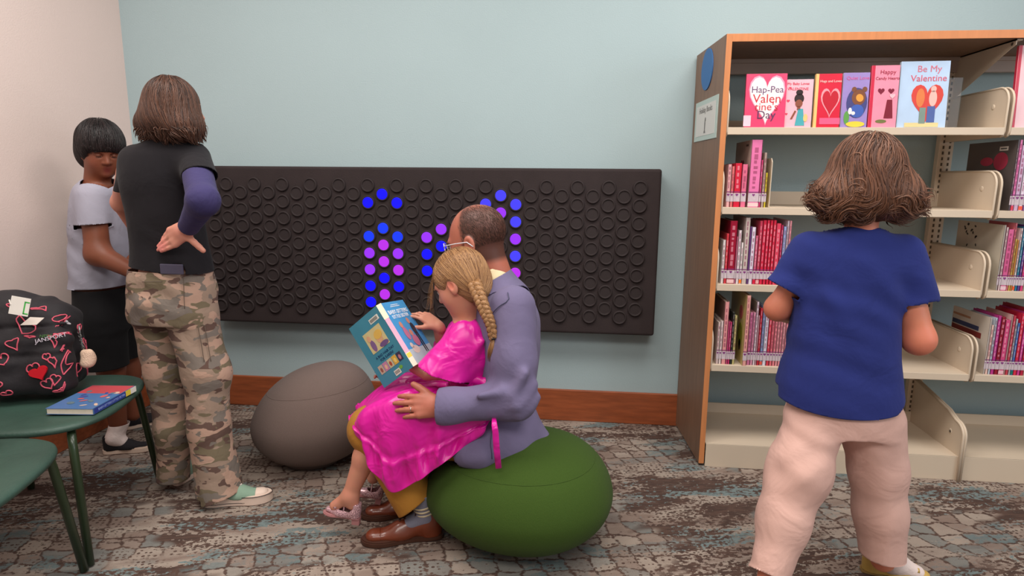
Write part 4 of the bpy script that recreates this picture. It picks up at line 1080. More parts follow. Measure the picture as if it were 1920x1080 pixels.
# ================================================================== people: shared pieces
def _dens(S, k=6):
    S = np.array(S, float); n = len(S); out = []
    for i in range(n-1):
        p0 = S[max(i-1, 0)]; p1 = S[i]; p2 = S[i+1]; p3 = S[min(i+2, n-1)]
        for t in np.arange(k)/k:
            out.append(.5*((2*p1)+(-p0+p2)*t+(2*p0-5*p1+4*p2-p3)*t*t+(-p0+3*p1-3*p2+p3)*t**3))
    out.append(S[-1]); return np.array(out)
class Loft(Prim):
    """stack of rounded ellipses: sections (centre xyz, rx, ry[, turn]); rx lies along direction xd"""
    fl = None
    def __init__(s, secs, xd=(1, 0, 0), k=.02, power=2.3, op='u', up=(0, 0, 1)):
        s.z = nrm(up); s.x = nrm(np.array(xd, float)-s.z*np.dot(xd, s.z)); s.y = np.cross(s.z, s.x); s.k = k; s.p = power; s.op = op
        D = _dens([list(np.array(c, float))+[a, b] for c, a, b in secs])
        D = D[np.argsort(D[:, :3]@s.z)]
        s.h = D[:, :3]@s.z; s.cx = D[:, :3]@s.x; s.cy = D[:, :3]@s.y; s.rx = D[:, 3]; s.ry = D[:, 4]; s.D = D
    def box(s):
        r = np.maximum(s.rx, s.ry)[:, None]
        return (s.D[:, :3]-r).min(0), (s.D[:, :3]+r).max(0)
    def ev(s, P):
        h = P@s.z; hc = np.clip(h, s.h[0], s.h[-1])
        rx = np.interp(hc, s.h, s.rx); ry = np.interp(hc, s.h, s.ry)
        a = np.abs(P@s.x-np.interp(hc, s.h, s.cx)); b = np.abs(P@s.y-np.interp(hc, s.h, s.cy))
        q = ((a/rx)**s.p+(b/ry)**s.p)**(1/s.p)
        rad = np.hypot(a, b); d = rad*(1-1/np.maximum(q, 1e-3))
        d = np.where(rad < 1e-4, -np.minimum(rx, ry), d)
        e = np.abs(h-hc)
        return np.where(e > 0, np.where(d > 0, np.hypot(np.maximum(d, 0), e), e), d)
J = at
def tube_np(pts, r): return chain([np.array(p) for p in pts], r)
def person(label): return empty('person', (0, 0, 0), label, 'person')
def shoe(parent, name, heel, toe, h, m_up, m_sole, sole_h=.022, up=(0, 0, 1), lace=None, cap=None, low=False, res=.0035, bow=None, wide=1.0, stripe=None):
    heel = np.array(heel, float); toe = np.array(toe, float); L = np.linalg.norm(toe-heel); f = nrm(toe-heel); u = nrm(np.array(up)-f*np.dot(up, f)); s = np.cross(u, f)
    W_ = lambda x, y, z: heel+f*x*L+s*y*L*wide+u*z
    root_p = parent
    ol = [(0, 0), (.015, .07), (.06, .105), (.18, .12), (.35, .112), (.52, .128), (.68, .160), (.80, .158), (.90, .125), (.97, .07), (1, 0)]
    ol = _dens([(a, b, 0) for a, b in ol], 4)[:, :2]
    pts = [(a, b) for a, b in ol] + [(a, -b*.94) for a, b in ol[::-1][1:-1]]
    M = Matrix(((f[0], s[0], u[0], heel[0]), (f[1], s[1], u[1], heel[1]), (f[2], s[2], u[2], heel[2]), (0, 0, 0, 1)))
    b = MB(); pp = [(a*L, c*L*wide) for a, c in pts]
    b.prism(pp, 0.0, sole_h, (0, 1, 2), 0, M)
    es = [e for e in b.bm.edges if len(e.link_faces) == 2 and e.calc_face_angle(0) > 1]
    bmesh.ops.bevel(b.bm, geom=es, offset=min(.004, sole_h*.3), segments=2, affect='EDGES')
    main = empty(name, (0, 0, 0)); main.parent = parent
    b.build('sole', m_sole, main)
    if stripe is not None:
        sb = MB(); loop = [M @ Vector((a*L+(.0008 if a > .5 else -.0008), c*L*wide*1.012, sole_h-.001)) for a, c in pts]; sb.tube(loop+[loop[0]], .0014, 5, cap=False)
        loop2 = [M @ Vector((a*L+(.0008 if a > .5 else -.0008), c*L*wide*1.012, sole_h*.36)) for a, c in pts if a < .62]; sb.tube(loop2, .0011, 5); sb.build('sole_stripe', stripe, main)
    if low:                                               # little block heel
        hb = MB(); hb.prism([(.01*L, .07*L), (.20*L, .09*L), (.20*L, -.09*L), (.01*L, -.07*L)], -.02, 0.002, (0, 1, 2), 0, M); hb.build('heel', m_sole, main)
    z0 = sole_h*.6
    P = [Loft([(W_(.16, 0, z0-.01), .140*L, .112*L*wide), (W_(.155, 0, z0+h*.5), .140*L, .120*L*wide), (W_(.16, 0, z0+h), .142*L, .122*L*wide)], f, .02, 2.2, up=u),
         Cone(W_(.25, 0, z0+h*.42), W_(.55, 0, z0+h*.22), .105*L, .108*L, .03, (u, 1.0)),
         Cone(W_(.5, 0, z0+h*.12), W_(.83, .0, z0+.012), .12*L, .105*L, .03, (u, 1.55))]
    if not low: P.append(Cone(W_(.3, 0, z0+h*.62), W_(.52, 0, z0+h*.40), .055*L, .055*L, .02))
    cuts = [Cut(W_(0, 0, sole_h*.75), -u)]
    if low: cuts += [Cut(W_(.36, 0, z0+h*.45), u, .26*L, W_(.38, 0, z0+h*.9))]
    else: cuts += [Cut(W_(.15, 0, z0+h*.96), u*.97-f*.1, .3*L, W_(.15, 0, z0+h*1.05))]
    surf('upper', P, m_up, main, res, cuts=cuts, thick=.003)
    if cap is not None:
        PC = [Cone(W_(.5, 0, z0+h*.12), W_(.83, .0, z0+.012), .12*L+.0012, .105*L+.0012, .03, (u, 1.55))]
        surf('toe_cap', PC, cap, main, res, cuts=[Cut(W_(0, 0, sole_h*.75), -u), Cut(W_(.76, 0, 0), -f)], thick=.001)
    if lace is not None:
        b = MB()
        top = P
        for i in range(5):
            x = .34+.055*i; a = np.array([W_(x, .05, h*1.2), W_(x+.015, .02, h*1.2), W_(x+.02, -.02, h*1.2), W_(x, -.05, h*1.2)])
            a = proj_sf(a, top, None, .0015, 6); b.tube([Vector(q) for q in a], .0022, 6)
        k0 = proj_sf(np.array([W_(.36, 0, h*1.2)]), top, None, .004)[0]
        for sg in (-1, 1):
            b.tube([Vector(k0), Vector(k0+s*sg*.018+u*.006), Vector(k0+s*sg*.026-u*.004+f*.006), Vector(k0+s*sg*.008+f*.004), Vector(k0)], .0018, 6)
        b.build('laces', lace, main)
    if low:
        st = []
        for t in np.linspace(-1, 1, 13): st.append(Vector(W_(.42+.02*(1-t*t), .105*t, sole_h*.6+(h*.62+.012)*math.sqrt(max(0, 1-t*t*.93)))))
        MB().tube(st, .0035, 8, flat=(1.5, .6)).build('strap', m_up, main)
    if bow is not None:
        c = proj_sf(np.array([W_(.80, 0, .08)]), P, None, .003)[0]; b = MB()
        for sg in (-1, 1):
            b.tube([Vector(c), Vector(c+s*sg*.012+u*.008), Vector(c+s*sg*.020), Vector(c+s*sg*.012-u*.002), Vector(c)], .0035, 8, flat=(1.6, .7))
        b.tube([Vector(c-s*.004), Vector(c+s*.004)], .005, 8); b.build('bow', bow, main)
    return main
def eyes(parent, c, F, s, iris, closed=False, skin=None):
    for sx, nm in ((-1, 'left'), (1, 'right')):
        L = lambda x, y, z: c+F@np.array([x, y, z])*s
        P = L(.029*sx, .0775, .0015)
        b = MB(); M = Matrix.Translation(P); bmesh.ops.create_uvsphere(b.bm, u_segments=16, v_segments=10, radius=.0105*s, matrix=M)
        if closed: b.build('eyelid', skin, parent, smooth=True); 
        else: b.build('eye', cm((226, 220, 214)), parent, smooth=True)
        fw = F[:, 1]; up = F[:, 2]
        b = MB(); pts = []
        for t in np.linspace(-1, 1, 9): pts.append(Vector(L(.029*sx+.012*t, .0885-.003*t*t, (-.003 if closed else .004)-.003*t*t*(1 if closed else .6))))
        b.tube(pts, .0011*s, 6); b.build('eyelashes', cm((40, 26, 22)), parent)
        b = MB(); pts = [Vector(L(.030*sx+.017*t, .0905-.006*t*t, .0205-.004*t*t)) for t in np.linspace(-1, 1, 9)]
        b.tube(pts, [.0012*s, .002*s, .0024*s, .0026*s, .0026*s, .0026*s, .0024*s, .002*s, .0012*s], 6); b.build('eyebrow', cm(iris), parent)
def dome_roots(prims, c, F, n, s=1.0, ymin=-9, zmin=-.02, seed=0, keep=None):
    rg = np.random.RandomState(seed); out = []
    d = rg.randn(n*6, 3); d /= np.linalg.norm(d, axis=1)[:, None]
    d = d[(d[:, 2] > zmin)]
    if keep is not None: d = d[keep(d)]
    d = d[:n]
    P = c+(d*np.array([.09, .105, .1])*s)@F.T
    P = proj_sf(P, prims, None, .001, 6)
    return P, d
def crown_flow(crown, down=.8, out=1.0, swirl=0, extra=None):
    crown = np.array(crown)
    def f(P):
        v = P-crown; v[:, 2] *= .6
        n = np.maximum(np.linalg.norm(v, axis=1), 1e-3)[:, None]
        r = v/n*out*np.clip(.06/n, .25, 1) + np.array([0, 0, -down])
        if swirl: r = r+np.cross(v/n, [0, 0, 1])*swirl
        if extra is not None: r = r+extra(P)
        return r
    return f
HC = lambda v: (lambda P: np.tile([v, .15, v], (len(P), 1)))
def cloth(name, col, rough=.85, sheen=.25, var=.06, bump=.25, bscale=14, fine=320, spec=.25, fineb=.25, stretch=(1, 1, 1)):
    m = mat(name, col, rough, spec=spec, sheen=sheen, var=var, vscale=9)
    nt = m.node_tree; b = nt.nodes['Principled BSDF']; tc = [n for n in nt.nodes if n.type == 'TEX_COORD'][0]
    mp = nt.nodes.new('ShaderNodeMapping'); mp.inputs['Scale'].default_value = stretch; nt.links.new(tc.outputs['Object'], mp.inputs[0])
    n1 = nt.nodes.new('ShaderNodeTexNoise'); n1.inputs['Scale'].default_value = bscale; n1.inputs['Detail'].default_value = 3; n1.inputs['Distortion'].default_value = .6; nt.links.new(mp.outputs[0], n1.inputs['Vector'])
    n2 = nt.nodes.new('ShaderNodeTexNoise'); n2.inputs['Scale'].default_value = fine; nt.links.new(tc.outputs['Object'], n2.inputs['Vector'])
    b1 = nt.nodes.new('ShaderNodeBump'); b1.inputs['Strength'].default_value = bump; b1.inputs['Distance'].default_value = .02; nt.links.new(n1.outputs[0], b1.inputs['Height'])
    b2 = nt.nodes.new('ShaderNodeBump'); b2.inputs['Strength'].default_value = fineb; b2.inputs['Distance'].default_value = .001; nt.links.new(n2.outputs[0], b2.inputs['Height']); nt.links.new(b1.outputs[0], b2.inputs['Normal'])
    nt.links.new(b2.outputs[0], b.inputs['Normal'])
    return m

# ------------------------------------------------------------------ the walker in the blue top (right)
E_ = person('child with wavy brown bob walking away in blue top and pale pink trousers')
Y0 = -1.2
hc = J(1622, 338, Y0); FE = frame_from((.12, .98, -.15), (0, 0, 1))
lA, lE, lW = J(1520, 480, Y0), J(1458, 578, -1.17), J(1498, 598, -1.0)
rA, rE, rW = J(1690, 486, Y0), J(1722, 636, -1.23), J(1690, 600, -1.06)
body = head_prims(hc, FE, .86) + [Cone(J(1622, 385, Y0+.0), J(1612, 440, Y0), .040, .044, .03),
    Loft([(J(1600, 455, Y0), .09, .04), (J(1597, 490, Y0), .12, .06), (J(1585, 600, Y0), .11, .07), (J(1580, 700, Y0), .115, .075), (J(1580, 780, Y0), .11, .08)], k=.03)]
body += chain([lA, lE], [.032, .034], .03)+chain([lE, lW], [.036, .024], .02)+chain([rA, rE], [.036, .041], .03)+chain([rE, rW], [.042, .026], .02)
body += hand_prims(rW, V3(-.25, .9, .1), V3(.6, .1, .8), V3(-1, 0, .3), .78, (.5, .5, .55, .6)) + hand_prims(lW, V3(.3, .9, .05), V3(-.6, .1, .8), V3(1, 0, .3), .78, (.5, .5, .55, .6))
lk = [J(1524, 790, -1.22), J(1497, 885, -1.27), J(1470, 975, -1.31), J(1443, 1085, -1.38)]
rk = [J(1633, 790, -1.2), J(1645, 880, -1.2), J(1650, 960, -1.21), J(1655, 1050, -1.22)]
body += chain(lk, [.07, .055, .045, .034], .02)+chain(rk, [.08, .06, .05, .034], .02)
surf('body', body, SKIN, E_, .0045, col=tint((214, 132, 104), [(rE, .07, (224, 128, 100)), (lE, .07, (196, 116, 90))]))
m_blue_t = cloth('royal_blue_cotton', (37, 47, 112), .9, .3, bump=.35, bscale=9)
nE1 = nrm(J(1457, 541, -1.2)-J(1500, 478, Y0)); nE2 = nrm([.12, 0, -1])
top = [Loft([(J(1614, 426, Y0), .054, .040), (J(1608, 438, Y0), .088, .056), (J(1602, 458, Y0), .128, .072), (J(1597, 490, Y0), .144, .09), (J(1588, 560, Y0), .144, .100), (J(1579, 650, Y0), .152, .108), (J(1572, 730, Y0), .172, .116), (J(1570, 800, Y0), .176, .12)], k=.03, power=2.5),
       Clip(Cone(J(1520, 466, Y0), J(1458, 560, -1.19), .052, .054, .04), J(1459, 536, -1.19), nE1), Clip(Cone(J(1692, 476, Y0), J(1726, 600, -1.22), .056, .060, .04), J(1727, 566, -1.22), nE2)]
hemz = J(1570, 742, Y0)[2]
def gE(P):
    cxh = J(1570, 740, Y0); x = (P[:, 0]-cxh[0])/.2
    lift = .030*np.clip(np.abs(x), 0, 1.1)**2 + .035*np.clip((x-.62)*3, 0, 1)
    back = np.where(P[:, 1] < Y0, -.012, .02)
    hem = (cxh[2]-.020+lift+back)-P[:, 2]
    nk = np.minimum((P-J(1612, 431, Y0))@nrm([.05, .35, 1]), .12-np.linalg.norm(P-J(1612, 424, Y0), axis=1))
    dt = top[0].ev(P)-.007
    s1 = np.min([(P-J(1459, 536, -1.19))@nE1+.002, dt-.006, .14-np.linalg.norm(P-J(1459, 536, -1.19), axis=1)], 0)
    s2 = np.min([(P-J(1727, 566, -1.22))@nE2+.002, dt, .14-np.linalg.norm(P-J(1727, 566, -1.22), axis=1)], 0)
    return np.max([hem, nk, s1, s2], 0)
surf('top', top, m_blue_t, E_, .005, disp=addf(folds((.8, .1, .5), 38, .004, 2, .04, 6, lambda P: np.clip((P[:, 2]-.55)*3, .35, 1)), folds((.35, .2, 1), 52, .003, 9, .03, 7), lump(14, .003, 3)), gfun=gE, thick=.0022)
m_pinkt = cloth('pale_pink_linen', (206, 166, 154), .9, .25, bump=.5, bscale=10, fineb=.3)
pk_ = [Loft([(J(1580, 700, Y0), .125, .095), (J(1580, 760, Y0), .142, .108), (J(1580, 800, Y0), .140, .108)], k=.04)]
pk_ += chain([lk[0], lk[1], lk[2], J(1440, 1083, -1.38)], [.080, .084, .068, .056], .04)+chain([rk[0], rk[1], rk[2], J(1655, 1052, -1.22)], [.092, .079, .071, .061], .03)
surf('trousers', pk_, m_pinkt, E_, .005, disp=addf(folds((.45, .1, 1), 58, .0034, 5, .06, 5), folds((-.35, .1, 1), 75, .0045, 15, .04, 6, near(J(1490, 890, -1.33), .12)), folds((1, 0, .3), 40, .0022, 6, .05, 5), lump(16, .0015, 8)),
     cuts=[Cut(J(1580, 705, Y0), (0, 0, 1)), Cut(J(1440, 1076, -1.38), J(1440, 1083, -1.38)-lk[2], .2), Cut(J(1655, 1040, -1.22), (0, 0, -1), .2)], thick=.002)
m_gold = mat('gold_leather', (196, 160, 84), .4, spec=.6, var=.1, vscale=30); m_sockw = cloth('white_sock', (224, 206, 200), .9, .2, bump=.2, bscale=30)
hl, to = on_z(1612, 1068), on_z(1752, 1092)
shoe(E_, 'shoe', hl, to, .05, m_gold, mat('gold_sole', (150, 120, 70), .6), .012, low=True, bow=m_gold)
surf('sock', [Cone(J(1655, 1040, -1.22), (hl+to)*.42+hl*.16+V3(0, 0, .05), .034, .034, .03), Cone((hl+to)*.42+hl*.16+V3(0, 0, .045), hl*.25+to*.75+V3(0, 0, .022), .032, .024, .03)], m_sockw, E_, .004)
lt = lk[3]*1.0; fl = V3(lt[0]+.0, lt[1]-.05, 0)
shoe(E_, 'shoe', fl, fl+V3(.03, .2, 0), .05, m_gold, mat('gold_sole', (150, 120, 70), .6), .012, low=True)
surf('sock', [Cone(lt, fl+V3(.01, .06, .045), .032, .032, .03), Cone(fl+V3(.01, .06, .04), fl+V3(.02, .14, .022), .03, .022, .03)], m_sockw, E_, .004)
hv = [Ell(J(1624, 325, Y0), (.093, .108, .112), k=.03), Ell(J(1618, 368, Y0+.0), (.112, .105, .066), k=.04), Ell(J(1572, 370, Y0-.01), (.070, .08, .048), k=.04), Ell(J(1680, 366, Y0-.01), (.060, .08, .058), k=.04), Ell(J(1703, 382, Y0), (.028, .05, .032), k=.03),
      Ell(J(1625, 440, Y0+.03), (.07, .08, .05), k=.02, op='s')]
m_hairE = hair_mat('wavy_brown_hair', (62, 38, 28), (128, 86, 64), (120, 80, 56))
surf('hair_base', [Ell(p.c, p.r*.93, p.R, p.k, p.op) for p in hv], m_hairE, E_, .006, col=HC(.1), label='wavy brown hair')
crE = J(1635, 258, Y0+.02)
def wave(P): 
    n = (P[:, 2]-J(1622, 400, Y0)[2]); return np.stack([np.sin(P[:, 2]*34+P[:, 0]*14+np.sin(P[:, 0]*31)*1.5)*.38, 0*n, 0*n], 1)
rt, dd = dome_roots(hv, hc+V3(0, 0, .0), FE, 6500, 1.0, zmin=-.15, seed=3)
strands('hair', hv, rt, crown_flow(crE, .9, 1.0, extra=wave), np.random.RandomState(1).uniform(.12, .27, len(rt)), m_hairE, E_, seg=16, lift=(-.002, .006), rad=.0011, seed=2, sway=.22)
# flicked ends on the left and right
rg = np.random.RandomState(8); n = 1200
c_ = np.array([J(px, py, Y0+rg.uniform(-.09, .04)) for px, py in zip(rg.uniform(1530, 1712, n), rg.uniform(362, 396, n))]); c_ = proj_sf(c_, hv, None, .001, 5)
def flick(P):
    sx = np.sign(P[:, 0]-J(1625, 400, Y0)[0]); return np.stack([sx*.8+np.sin(P[:, 2]*90)*.5, -.15+0*sx, -.45+np.sin(P[:, 0]*70)*.7], 1)
strands('hair', hv, c_, flick, rg.uniform(.03, .085, n), m_hairE, E_, seg=8, lift=(0, .007), rad=.0011, seed=5, sway=.3, stick=.5, free=lambda P: .55)

# ------------------------------------------------------------------ teen in black tee and camouflage trousers
B_ = person('standing person from behind in black tee and camouflage trousers, one hand on back')
Y0 = -.95
hc = J(326, 203, Y0); FB = frame_from((.62, .78, -.05), (0, 0, 1))
rA, rE, rW = J(366, 304, -.93), J(381, 376, -1.18), J(352, 428, -1.075)
body = head_prims(hc, FB, .88) + [Cone(J(318, 235, Y0), J(312, 275, Y0), .045, .05, .03),
    Loft([(J(308, 282, Y0), .09, .045), (J(303, 320, Y0), .11, .065), (J(306, 400, Y0), .10, .07), (J(316, 460, Y0), .10, .07), (J(320, 530, Y0), .11, .08)], k=.03)]
body += chain([rA, rE], [.042, .036], .03)+chain([rE, rW], [.037, .024], .02)+chain([J(245, 305, Y0), J(228, 380, -.83), J(255, 430, -.70)], [.04, .034, .025], .02)
body += hand_prims(rW, V3(-.86, .06, -.46), V3(0, -1, 0.05), V3(.4, 0, -.9), .90, (.03, .06, .06, .08), (-.12, .0, .12, .28), (1.95, .02), tcurl=.02, fat=1.12, tl=.86)
body += hand_prims(J(255, 430, -.70), V3(.5, .6, 0), V3(0, -.2, 1), V3(-.5, .6, 0), .85)
bl = [J(291, 560, -.92), J(311, 690, -.93), J(325, 800, -.93), J(328, 888, -.90)]; br = [J(350, 560, -.95), J(386, 700, -.97), J(392, 800, -.98), J(410, 920, -.99)]
body += chain(bl, [.075, .055, .045, .035], .02)+chain(br, [.075, .055, .045, .035], .02)
surf('body', body, SKIN, B_, .004, col=tint((212, 144, 124), [(rW+V3(-.12, -.01, -.06), .05, (232, 140, 130))]))
m_tee = cloth('charcoal_tee', (25, 22, 26), .9, .35, bump=.3, bscale=9)
sl = nrm(rE-rA); nB1 = nrm([.25, -.45, -.85])
tee = [Loft([(J(316, 260, Y0), .050, .048), (J(314, 267, Y0), .080, .060), (J(310, 278, Y0), .112, .076), (J(307, 296, Y0), .132, .092), (J(305, 340, Y0), .135, .104), (J(309, 400, Y0), .126, .104), (J(318, 455, Y0), .130, .104), (J(322, 500, Y0), .142, .110), (J(323, 535, Y0), .146, .112)], k=.03, power=2.4),
       Clip(Cone(J(362, 298, -.94), J(386, 362, -1.12), .058, .054, .04), J(372, 333, -1.03), nB1), Clip(Cone(J(256, 300, Y0), J(243, 360, -.90), .052, .05, .04), J(245, 352, -.90), (0, .3, -1))]
surf('tee', tee, m_tee, B_, .0045, disp=addf(folds((.7, 0, .6), 40, .0035, 4, .04, 6), folds((.2, 0, 1), 60, .003, 7, .03, 8, near(J(320, 470, -1.06), .14)), lump(15, .0025, 2)),
     cuts=[Cut(J(318, 513, Y0-.1), (-.10, 0, -1)), Cut(J(314, 266, Y0), (0, .2, 1), .12), Cut(J(372, 333, -1.03)-nB1*.002, nB1, .12, None, 1, tee[0]), Cut(J(245, 352, -.90), (0, .3, -1), .1, None, 1, tee[0]), Cut(J(322, 497, -1.07), (0, 0, -1), .045, J(322, 511, -1.07))], thick=.002)
m_navy = cloth('navy_rib_knit', (56, 50, 92), .85, .3, bump=.3, bscale=20)
surf('under_sleeve', chain([rA+sl*.03, rE, rE*.15+rW*.85+(rW-rE)*.0], [.050, .0475, .034], .02)+[Cone(rE*.1+rW*.9, rW, .034, .033, .005)], m_navy, B_, .004, disp=folds(tuple(rW-rE), 150, .0016, 3, .01, 8), cuts=[Cut(rE*.07+rW*.93, rW-rE, .1), Cut(rA+sl*.05, -sl, .09)], thick=.0018, label='navy sleeve of an undershirt')
def camo():
    m = cloth('camouflage_cotton', (150, 126, 108), .9, .2, var=0, bump=.4, bscale=12); nt = m.node_tree; N = nt.nodes; L = nt.links; b = N['Principled BSDF']
    tc = [n for n in N if n.type == 'TEX_COORD'][0]
    prev = None
    cols = [(150, 128, 112), (112, 100, 80), (96, 74, 66), (176, 144, 126), (118, 108, 100)]
    for i, (sc, th, loc) in enumerate(((0, 0, 0), (9, .52, 3), (11, .56, 8), (10, .57, 15), (12, .60, 23))):
        c = srgb(cols[i])
        if i == 0: prev = c; continue
        mp = N.new('ShaderNodeMapping'); mp.inputs['Scale'].default_value = (1, 1, 2.0); mp.inputs['Location'].default_value = (loc, loc*.7, loc*.3); L.new(tc.outputs['Object'], mp.inputs[0])
        n = N.new('ShaderNodeTexNoise'); n.inputs['Scale'].default_value = sc; n.inputs['Detail'].default_value = 2.5; n.inputs['Distortion'].default_value = .4; n.inputs['Roughness'].default_value = .45; L.new(mp.outputs[0], n.inputs['Vector'])
        r = N.new('ShaderNodeValToRGB'); r.color_ramp.elements[0].position = th-.005; r.color_ramp.elements[1].position = th+.005; L.new(n.outputs[0], r.inputs[0])
        mx = N.new('ShaderNodeMix'); mx.data_type = 'RGBA'; L.new(r.outputs[0], mx.inputs[0])
        if isinstance(prev, tuple): mx.inputs[6].default_value = prev
        else: L.new(prev, mx.inputs[6])
        mx.inputs[7].default_value = c; prev = mx.outputs[2]
    L.new(prev, b.inputs['Base Color']); return m
m_camo = camo()
pts_ = [Loft([(J(321, 500, Y0), .136, .106), (J(321, 530, Y0), .148, .116), (J(323, 575, Y0), .152, .12), (J(325, 600, Y0), .148, .115)], k=.04)]
pts_ += chain(bl[:3]+[J(325, 912, -.91)], [.088, .073, .062, .058], .03)+chain(br[:3]+[J(414, 935, -.99)], [.092, .079, .071, .085], .03)
surf('trousers', pts_, m_camo, B_, .005, disp=addf(folds((.15, 0, 1), 46, .0045, 11, .05, 6), folds((.8, 0, .6), 34, .003, 12, .05, 5), lump(16, .003, 3)),
     cuts=[Cut(J(320, 503, Y0), (0, 0, 1)), Cut(J(325, 911, -.97), (0, 0, -1), .2), Cut(J(414, 928, -.99), nrm([.30, 0, -1]), .22)], thick=.002)
b = MB()
for sx, px in ((1, 352), (-1, 268)):
    pass
b.box((J(398, 612, -1.02)[0]-.03, -1.045, J(400, 690, -1.0)[2]), (J(398, 612, -1.02)[0]+.03, -1.040, J(400, 618, -1.0)[2]), .002) if False else None
seams = MB()
def seam_on(pts, prims, r=.0012, m=None, mb=seams):
    P = proj_sf(np.array(pts), prims, None, .004, 5); mb.tube([Vector(p) for p in P], r, 5)
seam_on([J(345, y, -1.1) for y in range(520, 590, 8)], pts_); seam_on([J(x, 528+abs(x-375)*.05, -1.1) for x in range(352, 398, 6)], pts_); seam_on([J(x, 528, -1.1) for x in range(252, 300, 6)], pts_)
seam_on([J(404, y, -1.05) for y in range(612, 680, 8)], pts_); seam_on([J(x, 612, -1.05) for x in range(385, 412, 4)], pts_); seam_on([J(385, y, -1.1) for y in range(615, 680, 8)], pts_)
seams.build('stitching', cm((96, 82, 70)), B_)
pcn = J(322, 507, -1.058); b = MB().box((pcn[0]-.042, pcn[1]-.003, pcn[2]-.014), (pcn[0]+.042, pcn[1]+.005, pcn[2]+.022), .003)
ph = b.build('phone', cm((70, 66, 84)), None); tag(ph, 'dark cased phone sticking out of the camouflage trousers back pocket', 'phone')
m_mint = cloth('mint_canvas', (132, 158, 138), .85, .2, bump=.15, bscale=20); m_white_r = mat('cream_rubber', (224, 200, 184), .6, var=.04)
hl, to = on_z(384, 948), on_z(512, 936)
shoe(B_, 'shoe', hl, to, .082, m_mint, m_white_r, .036, lace=cm((226, 214, 206)), cap=m_white_r, stripe=cm((40, 34, 36)), wide=1.08)
fl = on_z(326, 912)
shoe(B_, 'shoe', fl+V3(0, .0, 0), fl+V3(.05, .22, 0), .075, m_mint, m_white_r, .028)
hv = [Ell(J(322, 200, Y0), (.083, .098, .102), k=.03), Ell(J(318, 228, Y0-.01), (.092, .094, .062), k=.04), Ell(J(350, 240, Y0-.01), (.046, .08, .046), k=.03), Ell(J(282, 236, Y0), (.034, .06, .044), k=.03),
      Ell(hc+FB@V3(0, .13, -.05), (.07, .06, .12), FB, .02, 's')]
m_hairB = hair_mat('chestnut_hair', (44, 27, 21), (100, 66, 50), (96, 62, 46))
surf('hair_base', [Ell(p.c, p.r*.94, p.R, p.k, p.op) for p in hv], m_hairB, B_, .006, col=HC(.1), label='chestnut chin length hair')
rt, dd = dome_roots(hv, hc, FB, 6500, 1.0, zmin=-.25, seed=5)
def waveB(P): return np.stack([np.sin(P[:, 2]*30+P[:, 0]*18+P[:, 1]*9)*.28+.1, 0*P[:, 0], 0*P[:, 0]], 1)
strands('hair', hv, rt, crown_flow(J(318, 152, Y0+.02), 1.0, 1.0, extra=waveB), np.random.RandomState(1).uniform(.13, .27, len(rt)), m_hairB, B_, seg=16, lift=(-.002, .005), rad=.0010, seed=2, sway=.2)
rg = np.random.RandomState(18); n = 1000
c_ = np.array([J(px, py, Y0+rg.uniform(-.12, .04)) for px, py in zip(rg.uniform(266, 374, n), rg.uniform(232, 254, n))]); c_ = proj_sf(c_, hv, None, .001, 5)
strands('hair', hv, c_, lambda P: np.stack([np.sin(P[:, 0]*60)*.6+.45*np.sign(P[:, 0]-J(318, 250, Y0)[0]), 0*P[:, 0], -.9+0*P[:, 0]], 1), rg.uniform(.03, .06, n), m_hairB, B_, seg=8, lift=(0, .008), rad=.0010, seed=5, sway=.35, stick=.4, free=lambda P: .6)

# ------------------------------------------------------------------ boy in the corner
A_ = person('boy with black hair, grey tee and black shorts standing in the corner looking down')
Y0 = -.62
hc = J(190, 282, Y0); FA = frame_from((.74, -.60, -.32), (.2, -.15, .96))
nA, nE, nW = J(172, 370, -.70), J(184, 476, -.73), J(248, 508, -.75)
body = head_prims(hc, FA, .90, 1.0, 1.12) + [Cone(J(183, 310, Y0), J(182, 350, Y0), .044, .05, .03),
    Loft([(J(184, 350, Y0), .05, .07), (J(186, 400, Y0), .08, .09), (J(186, 480, Y0), .08, .09), (J(188, 550, Y0), .09, .1)], k=.03)]
body += chain([nA, nE, nW], [.046, .045, .030], .03)+chain([J(200, 372, -.5), J(215, 470, -.50), J(262, 505, -.62)], [.05, .042, .03], .02)
body += hand_prims(nW, V3(.9, -.1, -.1), V3(0, -.4, .9), V3(0, .9, .4), .85, (.5, .5, .5, .5)) + hand_prims(J(262, 505, -.62), V3(.9, -.3, -.1), V3(0, .4, .9), V3(0, -.9, .4), .85, (.5, .5, .5, .5))
an1 = J(222, 800, -.62); an2 = J(250, 775, -.50)
body += chain([J(195, 600, -.66), J(208, 690, -.65), J(214, 735, -.64), an1], [.07, .05, .046, .034], .03)+chain([J(225, 600, -.52), J(240, 690, -.5), an2], [.08, .052, .034], .03)
surf('body', body, SKIN, A_, .004, col=tint((128, 72, 50), [(hc+FA@V3(0, .09, -.057), .022, (124, 56, 50)), (hc+FA@V3(.035, .06, -.03), .03, (138, 76, 56))]))
eyes(A_, hc, FA, .90, (30, 20, 18), True, mat('eyelid_skin', (122, 70, 50), .5))
m_gtee = cloth('pale_grey_blue_tee', (160, 158, 172), .9, .25, bump=.3, bscale=10)
tee = [Loft([(J(186, 334, Y0), .045, .050), (J(186, 343, Y0), .066, .080), (J(187, 358, Y0), .086, .104), (J(188, 400, Y0), .098, .118), (J(189, 450, Y0), .100, .120), (J(190, 500, Y0), .099, .119), (J(190, 545, Y0), .102, .121), (J(190, 570, Y0), .102, .121)], k=.03, power=2.3),
       Clip(Cone(J(172, 370, -.70), J(175, 440, -.73), .054, .056, .03), J(174, 422, -.75), (.06, 0, -1)), Clip(Cone(J(205, 375, -.53), J(212, 440, -.50), .05, .056, .04), J(212, 425, -.48), (0, 0, -1))]
